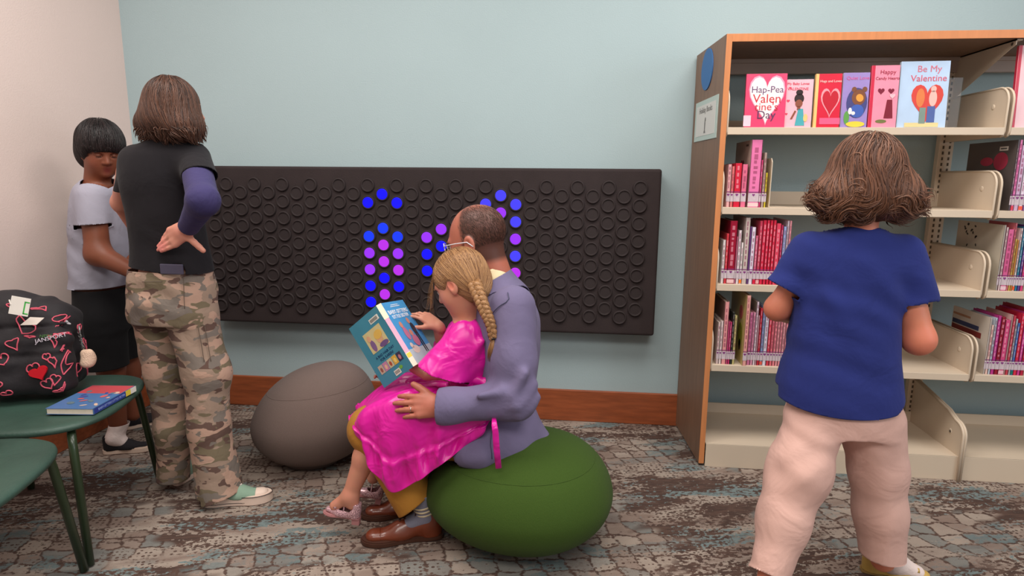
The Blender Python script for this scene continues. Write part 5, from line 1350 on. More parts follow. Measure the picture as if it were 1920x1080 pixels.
surf('tee', tee, m_gtee, A_, .0045, disp=addf(folds((.6, .3, .7), 36, .0035, 21, .04, 6), folds((1, .2, .1), 30, .003, 22, .04, 5), lump(15, .0025, 6)),
     cuts=[Cut(J(188, 546, Y0-.14), (0.02, 0, -1)), Cut(J(186, 337, Y0), FA[:, 1]*.35+V3(0, 0, 1), .10), Cut(J(174, 421, -.75), (.06, 0, -1), .13, None, 1, tee[0]), Cut(J(212, 424, -.48), (0, 0, -1), .1, None, 1, tee[0])], thick=.002)
m_blk = cloth('black_shorts_cloth', (18, 17, 19), .9, .2, bump=.3, bscale=8)
sh = [Loft([(J(190, 535, Y0), .094, .112), (J(194, 570, Y0), .104, .118), (J(198, 610, Y0), .112, .122)], k=.04), Cone(J(190, 600, -.67), J(194, 700, -.67), .088, .100, .04), Cone(J(220, 600, -.54), J(228, 695, -.53), .085, .09, .03)]
surf('shorts', sh, m_blk, A_, .005, disp=addf(folds((1, .3, .1), 26, .005, 31, .04, 5), lump(14, .003, 3)), cuts=[Cut(J(188, 538, Y0), (0, 0, 1)), Cut(J(190, 689, -.70), (-.03, 0, -1))], thick=.002)
m_bsh = cloth('black_knit_shoe', (34, 31, 34), .8, .2, bump=.2, bscale=40)
hl, to = on_z(194, 851), on_z(287, 843)
shoe(A_, 'shoe', hl, to, .07, m_bsh, mat('white_sole', (214, 190, 172), .6), .026, lace=cm((50, 46, 48)))
surf('sock', [Cone(J(224, 792, -.62), hl*.75+to*.25+V3(0, 0, .07), .040, .033, .02), Cone(hl*.75+to*.25+V3(0, 0, .07), hl*.6+to*.4+V3(0, 0, .05), .032, .026, .02)], m_sockw, A_, .004, cuts=[Cut(J(224, 794, -.62), (0, 0, 1))], thick=.001)
h2 = on_z(232, 806); t2 = on_z(300, 792)
shoe(A_, 'shoe', h2, h2+nrm(t2-h2)*.21, .07, m_bsh, mat('white_sole', (214, 190, 172), .6), .026)
hv = [Ell(hc+FA@V3(0, -.016, .030), (.086, .104, .096), FA, .03), Ell(hc+FA@V3(0, -.050, -.03), (.080, .060, .075), FA, .03),
      Ell(hc+FA@V3(0, .115, -.050), (.10, .092, .076), FA, .008, 's')]
m_hairA = hair_mat('black_hair', (16, 12, 13), (44, 34, 34), rough=.38)
surf('hair_base', [Ell(p.c, p.r*(.96 if p.op == 'u' else 1.06), p.R, p.k, p.op) for p in hv], m_hairA, A_, .004, col=HC(.2), label='thick black bowl haircut')
rt, dd = dome_roots(hv, hc, FA, 6000, .95, zmin=-.1, seed=6, keep=lambda d: ~((d[:, 1] > .35) & (d[:, 2] < .30)))
qz = ((rt-hc)@FA)[:, 2]; rg = np.random.RandomState(3)
L_ = np.where(dd[:, 1] > .12, np.clip((qz-.020)*1.25, .012, .1), .13)*rg.uniform(.8, 1.08, len(rt))
cA = hc+FA@V3(0, -.04, .115)
strands('hair', hv, rt, crown_flow(cA, .7, 1.0), L_, m_hairA, A_, seg=12, lift=(-.001, .004), rad=.0010, seed=2, sway=.15)

# ------------------------------------------------------------------ man in the blazer on the green pouf
M_ = person('balding man in a blue grey blazer and mustard trousers sitting on the green pouf')
hc = J(895, 454, -.96); FM = frame_from((-.93, .22, -.26), (-.25, .1, .96))
nS, nE, nW = J(962, 585, -1.12), J(966, 748, -1.19), J(828, 762, -1.23)
fS, fE, fW = J(925, 570, -.77), J(850, 690, -.72), J(742, 712, -.80)
body = head_prims(hc, FM, 1.04, 1.1, 1.1) + [Cone(J(915, 480, -.96), J(935, 545, -.96), .058, .064, .03),
    Loft([(J(948, 555, -.96), .07, .13), (J(950, 600, -.96), .09, .17), (J(946, 680, -.97), .09, .16), (J(938, 760, -.98), .09, .15), (J(932, 820, -.99), .10, .155)], k=.03)]
body += chain([nS, nE, nW], [.055, .045, .031], .03)+chain([fS, fE, fW], [.055, .042, .03], .03)
body += hand_prims(nW, V3(-1, -.02, -.03), V3(0, -.86, .5), V3(0, .3, 1), .96, (.16, .14, .15, .2), (.07, .01, -.04, -.09), (.62, .05), tcurl=.15, fat=1.22)
fh = nrm(J(690, 672, -.925)-fW)
body += hand_prims(fW, fh, V3(-.3, .8, .1), V3(.3, 0, 1), .93, (.25, .25, .3, .35), (.12, .03, -.05, -.15), (.7, .3))
nH, nK, nA = J(905, 812, -1.08), J(698, 805, -1.10), J(795, 944, -1.135)
fH, fK, fA = J(900, 800, -.88), J(736, 768, -.86), J(790, 935, -.86)
body += chain([nH, nK, nA], [.075, .055, .022], .03)+chain([fH, fK, fA], [.075, .055, .034], .03)
hairc = hc+FM@V3(0, -.055, .0)
def man_tint(P):
    q = (P-hc)@FM; c = np.tile(np.array(srgb((176, 104, 84))[:3]), (len(P), 1))
    back = np.clip((.030-q[:, 1]-.10*np.clip(q[:, 2]-.06, 0, 1))/.018, 0, 1)*np.clip((q[:, 2]+.085)/.02, 0, 1)
    bald = np.clip(1-np.linalg.norm((q-V3(0, -.025, .125))/V3(.055, .065, .05), axis=1), 0, 1)
    w = (back*(1-.55*np.clip(bald*1.8, 0, 1)))[:, None]*.85
    w[np.linalg.norm(P-hc, axis=1) > .17] = 0; w[np.abs(q[:, 0]) > .0795] = 0
    return c*(1-w)+np.array(srgb((64, 42, 36))[:3])*w
surf('body', body, SKIN, M_, .004, col=man_tint)
eyes(M_, hc, FM, 1.04, (90, 60, 44))
# cropped hair: short stubble strands
HPm = head_prims(hc, FM, 1.04)[:2]
rt, dd = dome_roots(HPm, hc, FM, 9000, 1.0, zmin=-.75, seed=12)
q = (rt-hc)@FM; hw = np.clip((.028-q[:, 1]-.25*np.clip(q[:, 2]-.07, 0, 1))/.02, 0, 1)*np.clip((q[:, 2]+.080)/.015, 0, 1)
bald = np.clip(1.25-np.linalg.norm((q-V3(0, -.02, .125))/V3(.058, .07, .055), axis=1), 0, 1)
rg = np.random.RandomState(2); kp = rg.rand(len(rt)) < hw*(1-.85*bald); rt = rt[kp]
m_hairM = hair_mat('cropped_brown_hair', (58, 38, 32), (84, 58, 48), rough=.6)
strands('hair', HPm, rt, lambda P: np.tile(-FM[:, 2]*1.0-FM[:, 1]*.3, (len(P), 1)), rg.uniform(.008, .014, len(rt)), m_hairM, M_, seg=3, lift=(0, .0004), rad=.0004, seed=4, sides=3, sway=.25, label='closely cropped brown hair around a bald crown')
# clear framed glasses
m_clear = mat('clear_glasses_frame', (206, 206, 214), .2, spec=.6); gl = MB()
Lh = lambda x, y, z: Vector(hc+FM@np.array([x, y, z])*1.04)
for sx in (-1, 1):
    gl.tube([Lh(sx*(.033+.022*math.cos(t)), .104-.010*abs(math.cos(t))*(1 if math.cos(t) > 0 else 0), .002+.018*math.sin(t)) for t in np.linspace(0, 2*math.pi, 25)], .0018, 6)
    gl.tube([Lh(sx*.055, .096, .008), Lh(sx*.070, .080, .010), Lh(sx*.079, .04, .008), Lh(sx*.082, .0, .004), Lh(sx*.083, -.018, -.014)], .0018, 6)
gl.tube([Lh(-.011, .106, .004), Lh(0, .112, .008), Lh(.011, .106, .004)], .0016, 6)
gl.build('glasses', m_clear, M_)
# shirt collar, blazer
m_shirt = cloth('cream_shirt', (226, 208, 168), .85, .2, bump=.15)
surf('shirt_collar', [Loft([(J(915, 502, -.955), .064, .066), (J(925, 528, -.96), .070, .072), (J(934, 560, -.96), .085, .10)], up=(-.25, .1, .96), k=.01)], m_shirt, M_, .004, cuts=[Cut(J(916, 508, -.955), (-.42, .1, .9))], thick=.002)
m_blz = cloth('blue_grey_blazer', (106, 98, 128), .85, .35, bump=.45, bscale=9, fine=420, fineb=.35)
jt = Loft([(J(938, 534, -.96), .072, .085), (J(944, 548, -.96), .088, .13), (J(948, 568, -.965), .100, .178), (J(951, 600, -.97), .112, .198), (J(951, 650, -.975), .112, .200), (J(948, 700, -.98), .108, .195), (J(943, 750, -.985), .106, .190), (J(943, 790, -.99), .118, .198), (J(945, 825, -.99), .134, .205), (J(945, 860, -.995), .140, .208)], k=.04, power=2.35, xd=(1, .12, 0))
slv = chain([nS+V3(-.005, .02, .01), nS*.45+nE*.55, nE, nE*.12+nW*.88, nW], [.074, .066, .062, .053, .054], .035)
jk = [jt]+slv+chain([fS, fE, fW], [.07, .062, .05], .03)
jk += [Cone(J(905, 815, -1.10), J(872, 848, -1.185), .06, .05, .05), Cone(J(950, 830, -1.12), J(905, 850, -1.19), .07, .05, .05), Cone(J(985, 800, -1.06), J(1010, 822, -1.06), .05, .035, .05),
       Cone(J(1000, 722, -1.2), J(968, 760, -1.255), .008, .010, .03), Cone(J(1008, 745, -1.2), J(975, 778, -1.24), .007, .009, .025), Cone(J(940, 735, -1.25), J(900, 742, -1.27), .008, .006, .03), Cone(J(985, 700, -1.24), J(962, 740, -1.25), .008, .006, .03)]
hemc = J(937, 884, -1.19)
elb = near(nE, .10)
surf('blazer', jk, m_blz, M_, .0045, disp=addf(folds((.8, .1, .5), 34, .0030, 44, .05, 5), folds((1, .2, -.4), 70, .0050, 45, .03, 6, elb), folds((.7, .1, .9), 60, .0035, 46, .04, 6, near(J(985, 700, -1.2), .12)), lump(14, .003, 7)),
     cuts=[Cut(J(920, 528, -.96), (-.5, .05, .86), .11, J(922, 522, -.96)), Cut(J(822, 762, -1.23), (-1, 0, -.02), .09), Cut(fW*.9+fE*.1, fW-fE, .09),
           Cut(hemc, nrm([.27, 0, -1])), Cut(J(852, 850, -1.19), nrm([-1, 0, -.55]), .2, J(820, 880, -1.19))], thick=.003)
# lapel, vent, seams
def seam_mb(mb, pts, prims, disp=None, r=.0014, off=.0):
    P = proj_sf(np.array(pts), prims, disp, off, 5); mb.tube([Vector(p) for p in P], r, 5)
lp = MB(); seam_mb(lp, [J(951+1.5*t, 545+6*t, -1.15) for t in range(0, 4)]+[J(948-9*t, 566+5*t, -1.17) for t in range(0, 5)], jk); seam_mb(lp, [J(1003-.2*t, 560+8*t, -1.1) for t in range(4, 20)], jk); seam_mb(lp, [J(930, 796+5*t, -1.25) for t in range(0, 15)], jk) ; lp.build('stitching', cm((62, 64, 88)), M_)
surf('collar', [Loft([(J(919, 510, -.956), .069, .072), (J(927, 527, -.96), .078, .084), (J(936, 545, -.962), .092, .118), (J(942, 566, -.965), .108, .165)], up=(-.22, .1, .96), k=.01)], m_blz, M_, .004, cuts=[Cut(J(925, 523, -.956), (-.50, .05, .86)), Cut(J(935, 548, -1.05), (.42, -.35, -.84))], thick=.003)
b = MB()
for px, py in ((869, 772), (858, 779)):
    p = proj_sf(np.array([J(px, py, -1.3)]), jk, None, .002)[0]; b.lathe([(.006, -.001), (.006, .002), (.003, .003)], 14, Matrix.Translation(p) @ Matrix.Rotation(math.pi/2, 4, 'X'))
# trousers, socks, shoes
m_must = cloth('mustard_chino', (168, 116, 46), .9, .2, bump=.35, bscale=10)
tr = chain([nH, nH*.5+nK*.5, nK], [.098, .090, .078], .04)+chain([nK, nK*.5+nA*.5, J(780, 948, -1.13)], [.080, .074, .070], .02)
tr += chain([fH, fH*.5+fK*.5, fK], [.090, .080, .064], .04)+chain([fK, fK*.5+fA*.5, fA], [.064, .062, .060], .02)
tr += [Loft([(J(935, 790, -.99), .11, .17), (J(930, 830, -.99), .13, .18)], k=.05), Cone(J(668, 815, -1.15), J(700, 850, -1.18), .010, .008, .03), Cone(J(720, 830, -1.17), J(775, 900, -1.19), .008, .01, .03)]
surf('trousers', tr, m_must, M_, .005, disp=addf(folds((.6, .1, .8), 40, .0035, 51, .05, 6), lump(16, .003, 2)), cuts=[Cut(J(775, 947, -1.13), nrm(J(775, 947, -1.13)-nK)+V3(.18, 0, 0), .14), Cut(J(788, 925, -.86), (.3, 0, -1), .12)], thick=.002)
m_brown = mat('brown_shoe_leather', (112, 50, 27), .32, var=.18, vscale=14, coat=.3); m_dsole = mat('dark_brown_sole', (70, 40, 28), .5)
hl, to = on_z(832, 1003), on_z(676, 1018)
mu = .092
shoe(M_, 'shoe', hl, to, mu, m_brown, m_dsole, .020, cap=m_brown, lace=cm((70, 34, 20)), wide=1.05)
shoe(M_, 'shoe', on_z(815, 958), on_z(815, 958)+nrm(to-hl)*.27, mu, m_brown, m_dsole, .020)
m_sockg = cloth('cream_striped_sock', (206, 190, 160), .9, .2, bump=.2, bscale=50); m_sockb = cloth('grey_blue_sock', (120, 120, 136), .9, .2)
an = hl*.80+to*.20
s0 = J(789, 922, -1.135); s1 = V3(an[0], an[1], .080)
surf('sock', [Cone(s0, s1, .042, .034, .02), Cone(s1, an+(to-an)*.25+V3(0, 0, .055), .032, .028, .02)], m_sockb, M_, .004, cuts=[Cut(s0, s0-s1)], thick=.001)
sk = MB()
for t in (.45, .60, .75, .88):
    c = s0*(1-t)+s1*t; d_ = nrm(s1-s0); u_ = nrm(np.cross(d_, [0, 1, 0])); w_ = np.cross(d_, u_)
    sk.tube([Vector(c+(u_*math.cos(a)+w_*math.sin(a))*(.0425-.008*t)) for a in np.linspace(0, 2*math.pi, 25)], .0035, 6, cap=False, flat=(.6, 1.2))
sk.build('sock_stripes', m_sockg, M_)
# wedding ring: round the ring finger
tdir = np.cross(V3(-1, -.02, -.03), nrm([0, -.86, .5])); 
rgp = nW+V3(-1, -.02, -.03)*.103*.93+(V3(0, .5, .86)*(-.010-.001))*.93+V3(0, .0, -.0)
MB().tube([Vector(rgp+V3(0, math.cos(a), math.sin(a))*.0086) for a in np.linspace(0, 2*math.pi, 21)], .0013, 6, cap=False).build('ring', mat('silver_ring', (200, 196, 190), .25, metal=1), M_)

# ------------------------------------------------------------------ girl in magenta on his lap
D_ = person('girl with blonde braid in a magenta satin dress sitting on the man\'s lap reading')
hc = J(862, 528, -1.04); FD = frame_from((-.80, .20, -.52), (-.45, .12, .88)); sD = .90
nS, nE, nW = J(874, 632, -1.115), J(843, 694, -1.16), J(800, 702, -1.10)
fS, fE, fW = J(862, 622, -.93), J(835, 665, -.87), J(822, 612, -.955)
body = head_prims(hc, FD, sD, .95, 1.0) + [Cone(J(872, 545, -1.04), J(880, 605, -1.04), .038, .044, .03),
    Loft([(J(881, 604, -1.04), .05, .09), (J(884, 640, -1.04), .065, .11), (J(884, 700, -1.04), .065, .095), (J(884, 740, -1.03), .075, .10)], k=.03)]
body += chain([nS, nE, nW], [.036, .032, .020], .02)+chain([fS, fE, fW], [.034, .028, .020], .02)
body += hand_prims(nW, V3(-1, .15, .25), V3(0, -.6, -.8), V3(.2, -.6, .8), .70, (.35, .4, .45, .5), thumb=(.7, .3))
body += hand_prims(fW, nrm(J(776, 578, -.945)-fW), V3(.35, -.35, .85), V3(-.6, -.6, -.5), .74, (.30, .42, .5, .55), (.14, .03, -.08, -.18), (.75, .35), tcurl=.4)
kn, an_ = J(706, 806, -1.12), J(655, 930, -1.15)
kf, af = J(712, 790, -.98), J(700, 895, -1.0)
body += chain([J(880, 752, -1.09), kn], [.058, .046], .03)+chain([kn, kn*.6+an_*.4, an_], [.046, .040, .024], .02)+chain([J(880, 745, -.97), kf], [.058, .046], .03)+chain([kf, af], [.042, .023], .02)
body += [Cone(an_, J(628, 948, -1.15), .022, .018, .02), Cone(an_+V3(.008, 0, -.0), an_+V3(.012, 0, -.03), .022, .02, .02)]
surf('body', body, SKIN, D_, .0035, col=tint((208, 142, 118), [(hc+FD@V3(0, .09, -.057)*sD, .016, (190, 92, 86)), (hc+FD@V3(.034, .066, -.035)*sD, .022, (214, 128, 112)), (hc+FD@V3(-.034, .066, -.035)*sD, .022, (214, 128, 112)), (hc+FD@V3(-.08, .0, -.005)*sD, .022, (222, 134, 112))]))
eyes(D_, hc, FD, sD, (150, 110, 76))
m_sat = mat('magenta_satin', (210, 9, 146), .33, spec=.5, sheen=.4, var=.04, vscale=5)
nt = m_sat.node_tree; b_ = nt.nodes['Principled BSDF']; tc = [n for n in nt.nodes if n.type == 'TEX_COORD'][0]
n1 = nt.nodes.new('ShaderNodeTexNoise'); n1.inputs['Scale'].default_value = 13; n1.inputs['Detail'].default_value = 2; n1.inputs['Distortion'].default_value = 1.0; nt.links.new(tc.outputs['Object'], n1.inputs[0])
bp1 = nt.nodes.new('ShaderNodeBump'); bp1.inputs['Strength'].default_value = .35; bp1.inputs['Distance'].default_value = .03; nt.links.new(n1.outputs[0], bp1.inputs['Height']); nt.links.new(bp1.outputs[0], b_.inputs['Normal'])
bt = Loft([(J(877, 594, -1.04), .040, .046), (J(879, 600, -1.04), .052, .075), (J(883, 612, -1.04), .070, .108), (J(887, 635, -1.04), .083, .122), (J(889, 670, -1.04), .082, .118), (J(887, 705, -1.04), .078, .108), (J(887, 730, -1.035), .080, .110), (J(888, 750, -1.03), .08, .11)], k=.03, power=2.2)
nD1 = nrm([-.36, 0, -.93]); nD2 = nrm([-.4, .6, -.7]); ns_ = Clip(Cone(J(870, 628, -1.11), J(812, 704, -1.17), .046, .062, .03), J(812, 693, -1.17), nD1); ns2 = Clip(Cone(J(873, 626, -1.11), J(842, 722, -1.165), .046, .052, .03), J(812, 693, -1.17), nD1); fs_ = Clip(Cone(J(858, 622, -.95), J(832, 662, -.88), .042, .05, .03), J(838, 652, -.89), nD2)
bd = [bt, ns_, ns2, fs_, Cone(J(905, 640, -1.15), J(850, 700, -1.15), .006, .008, .03), Cone(J(920, 660, -1.12), J(870, 705, -1.15), .006, .006, .03)]
surf('dress_bodice', bd, m_sat, D_, .0038, disp=addf(folds((.5, .1, .9), 46, .003, 61, .05, 7), folds((.8, 0, -.6), 60, .0022, 62, .04, 7)),
     cuts=[Cut(J(877, 598, -1.04), (-.15, .1, 1), .09), Cut(J(812, 693, -1.17)-nD1*.002, nD1, .13, None, 1, bt), Cut(J(838, 652, -.89)-nD2*.002, nD2, .09, None, 1, bt), Cut(J(887, 738, -1.03), (0, 0, -1), .16)], thick=.0018)
# skirt: closed rings from the waist over the lap to the hem
def ringJ(L): return np.array([J(*p) for p in L])
a_ = np.linspace(0, 2*math.pi, 12, endpoint=False)
wc = J(887, 722, -1.035)
order = [(.95, -.45), (.6, -.85), (.15, -1.0), (-.35, -.92), (-.75, -.65), (-.95, -.3), (-1.0, .05), (-.9, .4), (-.6, .8), (0, 1.0), (.6, .85), (.95, .35)]
R0 = np.array([wc+V3(x*.080, y*.110, 0) for x, y in order])
R1 = ringJ([(934, 738, -1.10), (902, 744, -1.16), (862, 742, -1.18), (822, 738, -1.18), (782, 736, -1.17), (752, 735, -1.14), (738, 725, -1.07), (745, 707, -1.0), (765, 703, -.93), (800, 715, -.90), (850, 725, -.91), (905, 732, -.95)])
R2 = ringJ([(934, 758, -1.13), (895, 772, -1.20), (843, 776, -1.225), (788, 776, -1.23), (730, 776, -1.22), (692, 772, -1.19), (676, 765, -1.11), (692, 748, -1.02), (710, 735, -.92), (760, 745, -.86), (830, 750, -.86), (905, 745, -.90)])
R3 = ringJ([(925, 780, -1.14), (880, 812, -1.215), (832, 838, -1.235), (785, 858, -1.245), (733, 875, -1.235), (688, 832, -1.215), (660, 793, -1.14), (672, 770, -1.02), (692, 757, -.90), (735, 770, -.82), (815, 775, -.82), (900, 765, -.87)])
R4 = ringJ([(918, 800, -1.14), (872, 838, -1.22), (832, 868, -1.245), (788, 898, -1.25), (736, 922, -1.24), (692, 868, -1.215), (657, 797, -1.14), (668, 778, -1.02), (688, 768, -.90), (720, 795, -.80), (800, 800, -.82), (900, 780, -.88)])
def closed_cr(R, n):
    m = len(R); out = []
    for k in range(n):
        t = k*m/n; i = int(t) % m; f = t-int(t); p0, p1, p2, p3 = R[(i-1) % m], R[i], R[(i+1) % m], R[(i+2) % m]
        out.append(.5*((2*p1)+(-p0+p2)*f+(2*p0-5*p1+4*p2-p3)*f*f+(-p0+3*p1-3*p2+p3)*f**3))
    return np.array(out)
NT = 240; rings = [closed_cr(R, NT) for R in (R0, R1, R2, R3, R4)]
rows_ = _dens([r.ravel() for r in rings], 16).reshape(-1, NT, 3); NV = len(rows_)
th = np.arange(NT)/NT*2*math.pi; vv = np.linspace(0, 1, NV)
N_ = np.cross(np.roll(rows_, -1, 1)-np.roll(rows_, 1, 1), np.gradient(rows_, axis=0)); N_ /= np.maximum(np.linalg.norm(N_, axis=2), 1e-9)[..., None]
cen = rows_.mean(1, keepdims=True); sg = np.sign(((rows_-cen)*N_).sum(2).mean()); N_ *= sg
rgk = np.random.RandomState(3); D1 = np.zeros((NV, NT))
TT, VV = np.meshgrid(th, vv)
gather = np.exp(-((VV-.70)/.05)**2)
wob = .35*np.sin(3*TT+1)+.25*np.sin(5*TT)+1.2*VV
D1 += .0080*np.sin(19*TT+2.5*wob)*np.exp(-((VV-.10)/.16)**2)             # gathers under the waist
D1 += .0095*np.sin(11*TT+3*wob)*np.clip(VV*1.6-.3, 0, 1)*(1-gather*.6)
D1 += .0070*np.sin(27*TT+4*wob)*np.exp(-((VV-.80)/.10)**2)               # gathered tier
D1 += .0060*np.sin(7*TT-9*VV)*np.clip(VV*2, 0, 1)
D1 -= .0060*np.exp(-((VV-.70)/.012)**2); D1 += .0050*np.exp(-((VV-.73)/.02)**2)
SKV = (rows_+N_*D1[..., None])
SKV[:, :, 2] = np.maximum(SKV[:, :, 2], .02)
i_, j_ = np.meshgrid(np.arange(NV-1), np.arange(NT), indexing='ij'); j2 = (j_+1) % NT
Q = np.stack([i_*NT+j_, i_*NT+j2, (i_+1)*NT+j2, (i_+1)*NT+j_], -1).reshape(-1, 4)
if sg < 0: Q = Q[:, ::-1]
me = mesh_np('dress_skirt', SKV.reshape(-1, 3), Q); o = link('dress_skirt', me, m_sat, D_, smooth=True)
md = o.modifiers.new('thickness', 'SOLIDIFY'); md.thickness = .0018; md.offset = -1
# sash, bow, tail, buckle
bsh = MB(); pts = []
for k in range(49):
    t = 2*math.pi*k/48; pts.append(Vector(wc+V3(.086*math.cos(t), .116*math.sin(t), .004)))
bsh.tube(pts, .011, 8, cap=False, flat=(.45, 1.3)).build('sash', m_sat, D_)
bc = J(916, 716, -1.13)
bw = [Ell(bc+V3(-.035, -.01, .004), (.036, .014, .018), frame_from((0, 1, 0), (.1, 0, 1)), .012), Ell(bc+V3(.012, -.012, .012), (.026, .014, .020), None, .012), Ell(bc+V3(-.008, -.018, 0), (.012, .012, .014), None, .008), Cone(bc, bc+V3(-.06, -.015, -.032), .012, .016, .01, ((0, 1, 0), 2)), Cone(bc+V3(.01, 0, -.01), bc+V3(.02, -.01, -.035), .012, .014, .01, ((0, 1, 0), 2))]
surf('bow', bw, m_sat, D_, .0035, disp=folds((1, 0, .6), 150, .0018, 5, .01, 20))
t0 = J(927, 797, -1.285); tl = [J(926, 780, -1.24), t0, J(929, 810, -1.285), J(931, 840, -1.275), J(935, 878, -1.275)]
MB().tube([Vector(p) for p in tl], [.006, .009, .0095, .010, .0095], 10, flat=(1.0, .25)).build('sash_tail', m_sat, D_)
sq = MB(); rg = np.random.RandomState(7)
for i in range(5):
    for j in range(3):
        c = J(836+6*i, 701+7*j+i*.6, -1.30); p = proj_sf(np.array([c]), [bt], None, .006)[0]; sq.lathe([(.0062, -.0006), (.0062, .0006)], 10, Matrix.Translation(p) @ Euler((1.57+rg.uniform(-.3, .3), rg.uniform(-.3, .3), 0)).to_matrix().to_4x4(), (i+j) % 2)
sq.build('sequin_trim', [mat('gold_sequin', (150, 116, 66), .25, metal=.8), mat('green_sequin', (90, 96, 60), .25, metal=.8)], D_)
# hair: combed back volume, plait
hv = [Ell(hc+FD@V3(0, -.018, .026)*sD, np.array([.083, .105, .094])*sD, FD, .03), Ell(hc+FD@V3(0, -.055, -.03)*sD, np.array([.074, .056, .065])*sD, FD, .03),
      Ell(J(895, 548, -1.07), (.030, .035, .030), None, .03), Ell(hc+FD@V3(0, .14, -.05)*sD, np.array([.1, .085, .085])*sD, FD, .01, 's'),
      Ell(hc+FD@V3(-.09, .012, -.02)*sD, np.array([.03, .035, .04])*sD, FD, .01, 's'), Ell(hc+FD@V3(.09, .012, -.02)*sD, np.array([.03, .035, .04])*sD, FD, .01, 's')]
m_blond = hair_mat('blonde_hair', (104, 68, 42), (178, 134, 90), (184, 142, 98), rough=.4)
surf('hair_base', [Ell(p.c, p.r*(.965 if p.op == 'u' else 1.04), p.R, p.k, p.op) for p in hv], m_blond, D_, .004, col=HC(.45), label='blonde hair combed back')
nape = J(896, 545, -1.10)
rt, dd = dome_roots(hv, hc, FD, 6000, .92, zmin=-.35, seed=9, keep=lambda d: ~((d[:, 1] > .55) & (d[:, 2] < .2)))
dist = np.linalg.norm(rt-nape, axis=1)
def toNape(P):
    v = nape-P; return v/np.maximum(np.linalg.norm(v, axis=1), .02)[:, None]+np.array([.1, -.05, -.15])
strands('hair', hv, rt, toNape, np.minimum(.02+dist*1.05, .2), m_blond, D_, seg=12, lift=(-.0012, .0022), rad=.0008, seed=3, sway=.10)
# loose wisps beside the face
rg = np.random.RandomState(31); n = 26
rp = np.array([hc+FD@(V3(-.045+rg.uniform(-.02, .02), .066+rg.uniform(-.02, .012), .062+rg.uniform(-.01, .02))*sD) for _ in range(n)]); rp = proj_sf(rp, hv[:1], None, .002)
strands('loose_strands', hv[:1], rp, lambda P: np.tile([-.18, -.05, -1.0], (len(P), 1)), rg.uniform(.10, .17, n), m_blond, D_, seg=12, lift=(.002, .012), rad=.0004, seed=4, sides=3, sway=.14, stick=.1, free=lambda P: .85)
# plait of three interlaced locks
PL = _dens([J(890, 533, -1.125), J(899, 556, -1.155), J(909, 582, -1.172), J(919, 606, -1.178), J(925, 634, -1.178)], 24)
sN = len(PL); ts = np.linspace(0, 1, sN); T = np.gradient(PL, axis=0); T /= np.linalg.norm(T, axis=1)[:, None]
Sx = np.cross(T, [0, -1, 0]); Sx /= np.linalg.norm(Sx, axis=1)[:, None]; Sn = np.cross(Sx, T); pm = MB(); amp = .0135*(1-.42*ts)
for k in range(3):
    ph_ = 2*math.pi*k/3; w_ = ts*2*math.pi*4.2+ph_
    C3 = PL+Sx*(amp*np.sin(w_))[:, None]+Sn*(amp*.55*np.sin(2*w_))[:, None]
    pm.tube([Vector(p) for p in C3], [float(.0118*(1-.40*t)) for t in ts], 10)
o = pm.build('braid', m_blond, D_, 'blonde plait of three locks'); a3 = o.data.color_attributes.new('tint', 'FLOAT_COLOR', 'POINT'); nv = len(o.data.vertices)
a3.data.foreach_set('color', np.tile([.6, .2, .6, 1], (nv, 1)).astype(np.float32).ravel())
# fine hairs laid along the plait
fb = []; rg = np.random.RandomState(5); Vv = []; Qq = []
for k in range(3):
    ph_ = 2*math.pi*k/3; w_ = ts*2*math.pi*4.2+ph_
    C3 = PL+Sx*(amp*np.sin(w_))[:, None]+Sn*(amp*.55*np.sin(2*w_))[:, None]; rr = .0118*(1-.40*ts)
    T3 = np.gradient(C3, axis=0); T3 /= np.linalg.norm(T3, axis=1)[:, None]; U3 = np.cross(T3, [.3, .2, .9]); U3 /= np.linalg.norm(U3, axis=1)[:, None]; W3 = np.cross(T3, U3)
    for q_ in range(16):
        a0 = 2*math.pi*q_/16; off = C3+(U3*np.cos(a0+ts*1.5)[:, None]+W3*np.sin(a0+ts*1.5)[:, None])*(rr*rg.uniform(.97, 1.05))[:, None]; fb.append(off)
fm = MB()
for off in fb: fm.tube([Vector(p) for p in off[::2]], .0011, 4)
o = fm.build('braid_strands', m_blond, D_); a3 = o.data.color_attributes.new('tint', 'FLOAT_COLOR', 'POINT'); nv = len(o.data.vertices)
cc_ = np.repeat(rg.rand(len(fb)), nv//len(fb)+1)[:nv]; a3.data.foreach_set('color', np.stack([cc_, cc_*0+.2, cc_, cc_*0+1], 1).astype(np.float32).ravel())
tie = PL[-1]
MB().tube([Vector(tie+Sx[-1]*math.cos(a)*.010+Sn[-1]*math.sin(a)*.009) for a in np.linspace(0, 2*math.pi, 17)], .0032, 8, cap=False).build('hair_tie', cm((30, 26, 30)), D_)
rg = np.random.RandomState(6); n = 160; tm = MB()
for i in range(n):
    a = rg.uniform(0, 6.28); r_ = .007*math.sqrt(rg.rand()); r2 = r_*rg.uniform(1.4, 2.9); c, s_ = math.cos(a), math.sin(a); ln = rg.uniform(.05, .078)
    p0 = tie+Sx[-1]*r_*c+Sn[-1]*r_*s_; p1 = tie+Sx[-1]*r2*c+Sn[-1]*r2*s_*.7+V3(.001, 0, -ln*.5); p2 = tie+Sx[-1]*r2*c*.9+Sn[-1]*r2*s_*.6+V3(-.003, 0, -ln)
    tm.tube([Vector(p0), Vector(p1), Vector(p2)], [.0012, .0013, .0004], 4)
o = tm.build('braid_tail', m_blond, D_); a3 = o.data.color_attributes.new('tint', 'FLOAT_COLOR', 'POINT'); nv = len(o.data.vertices)
cc_ = np.repeat(rg.rand(n), nv//n+1)[:nv]; a3.data.foreach_set('color', np.stack([cc_, cc_*0+.5, cc_, cc_*0+1], 1).astype(np.float32).ravel())
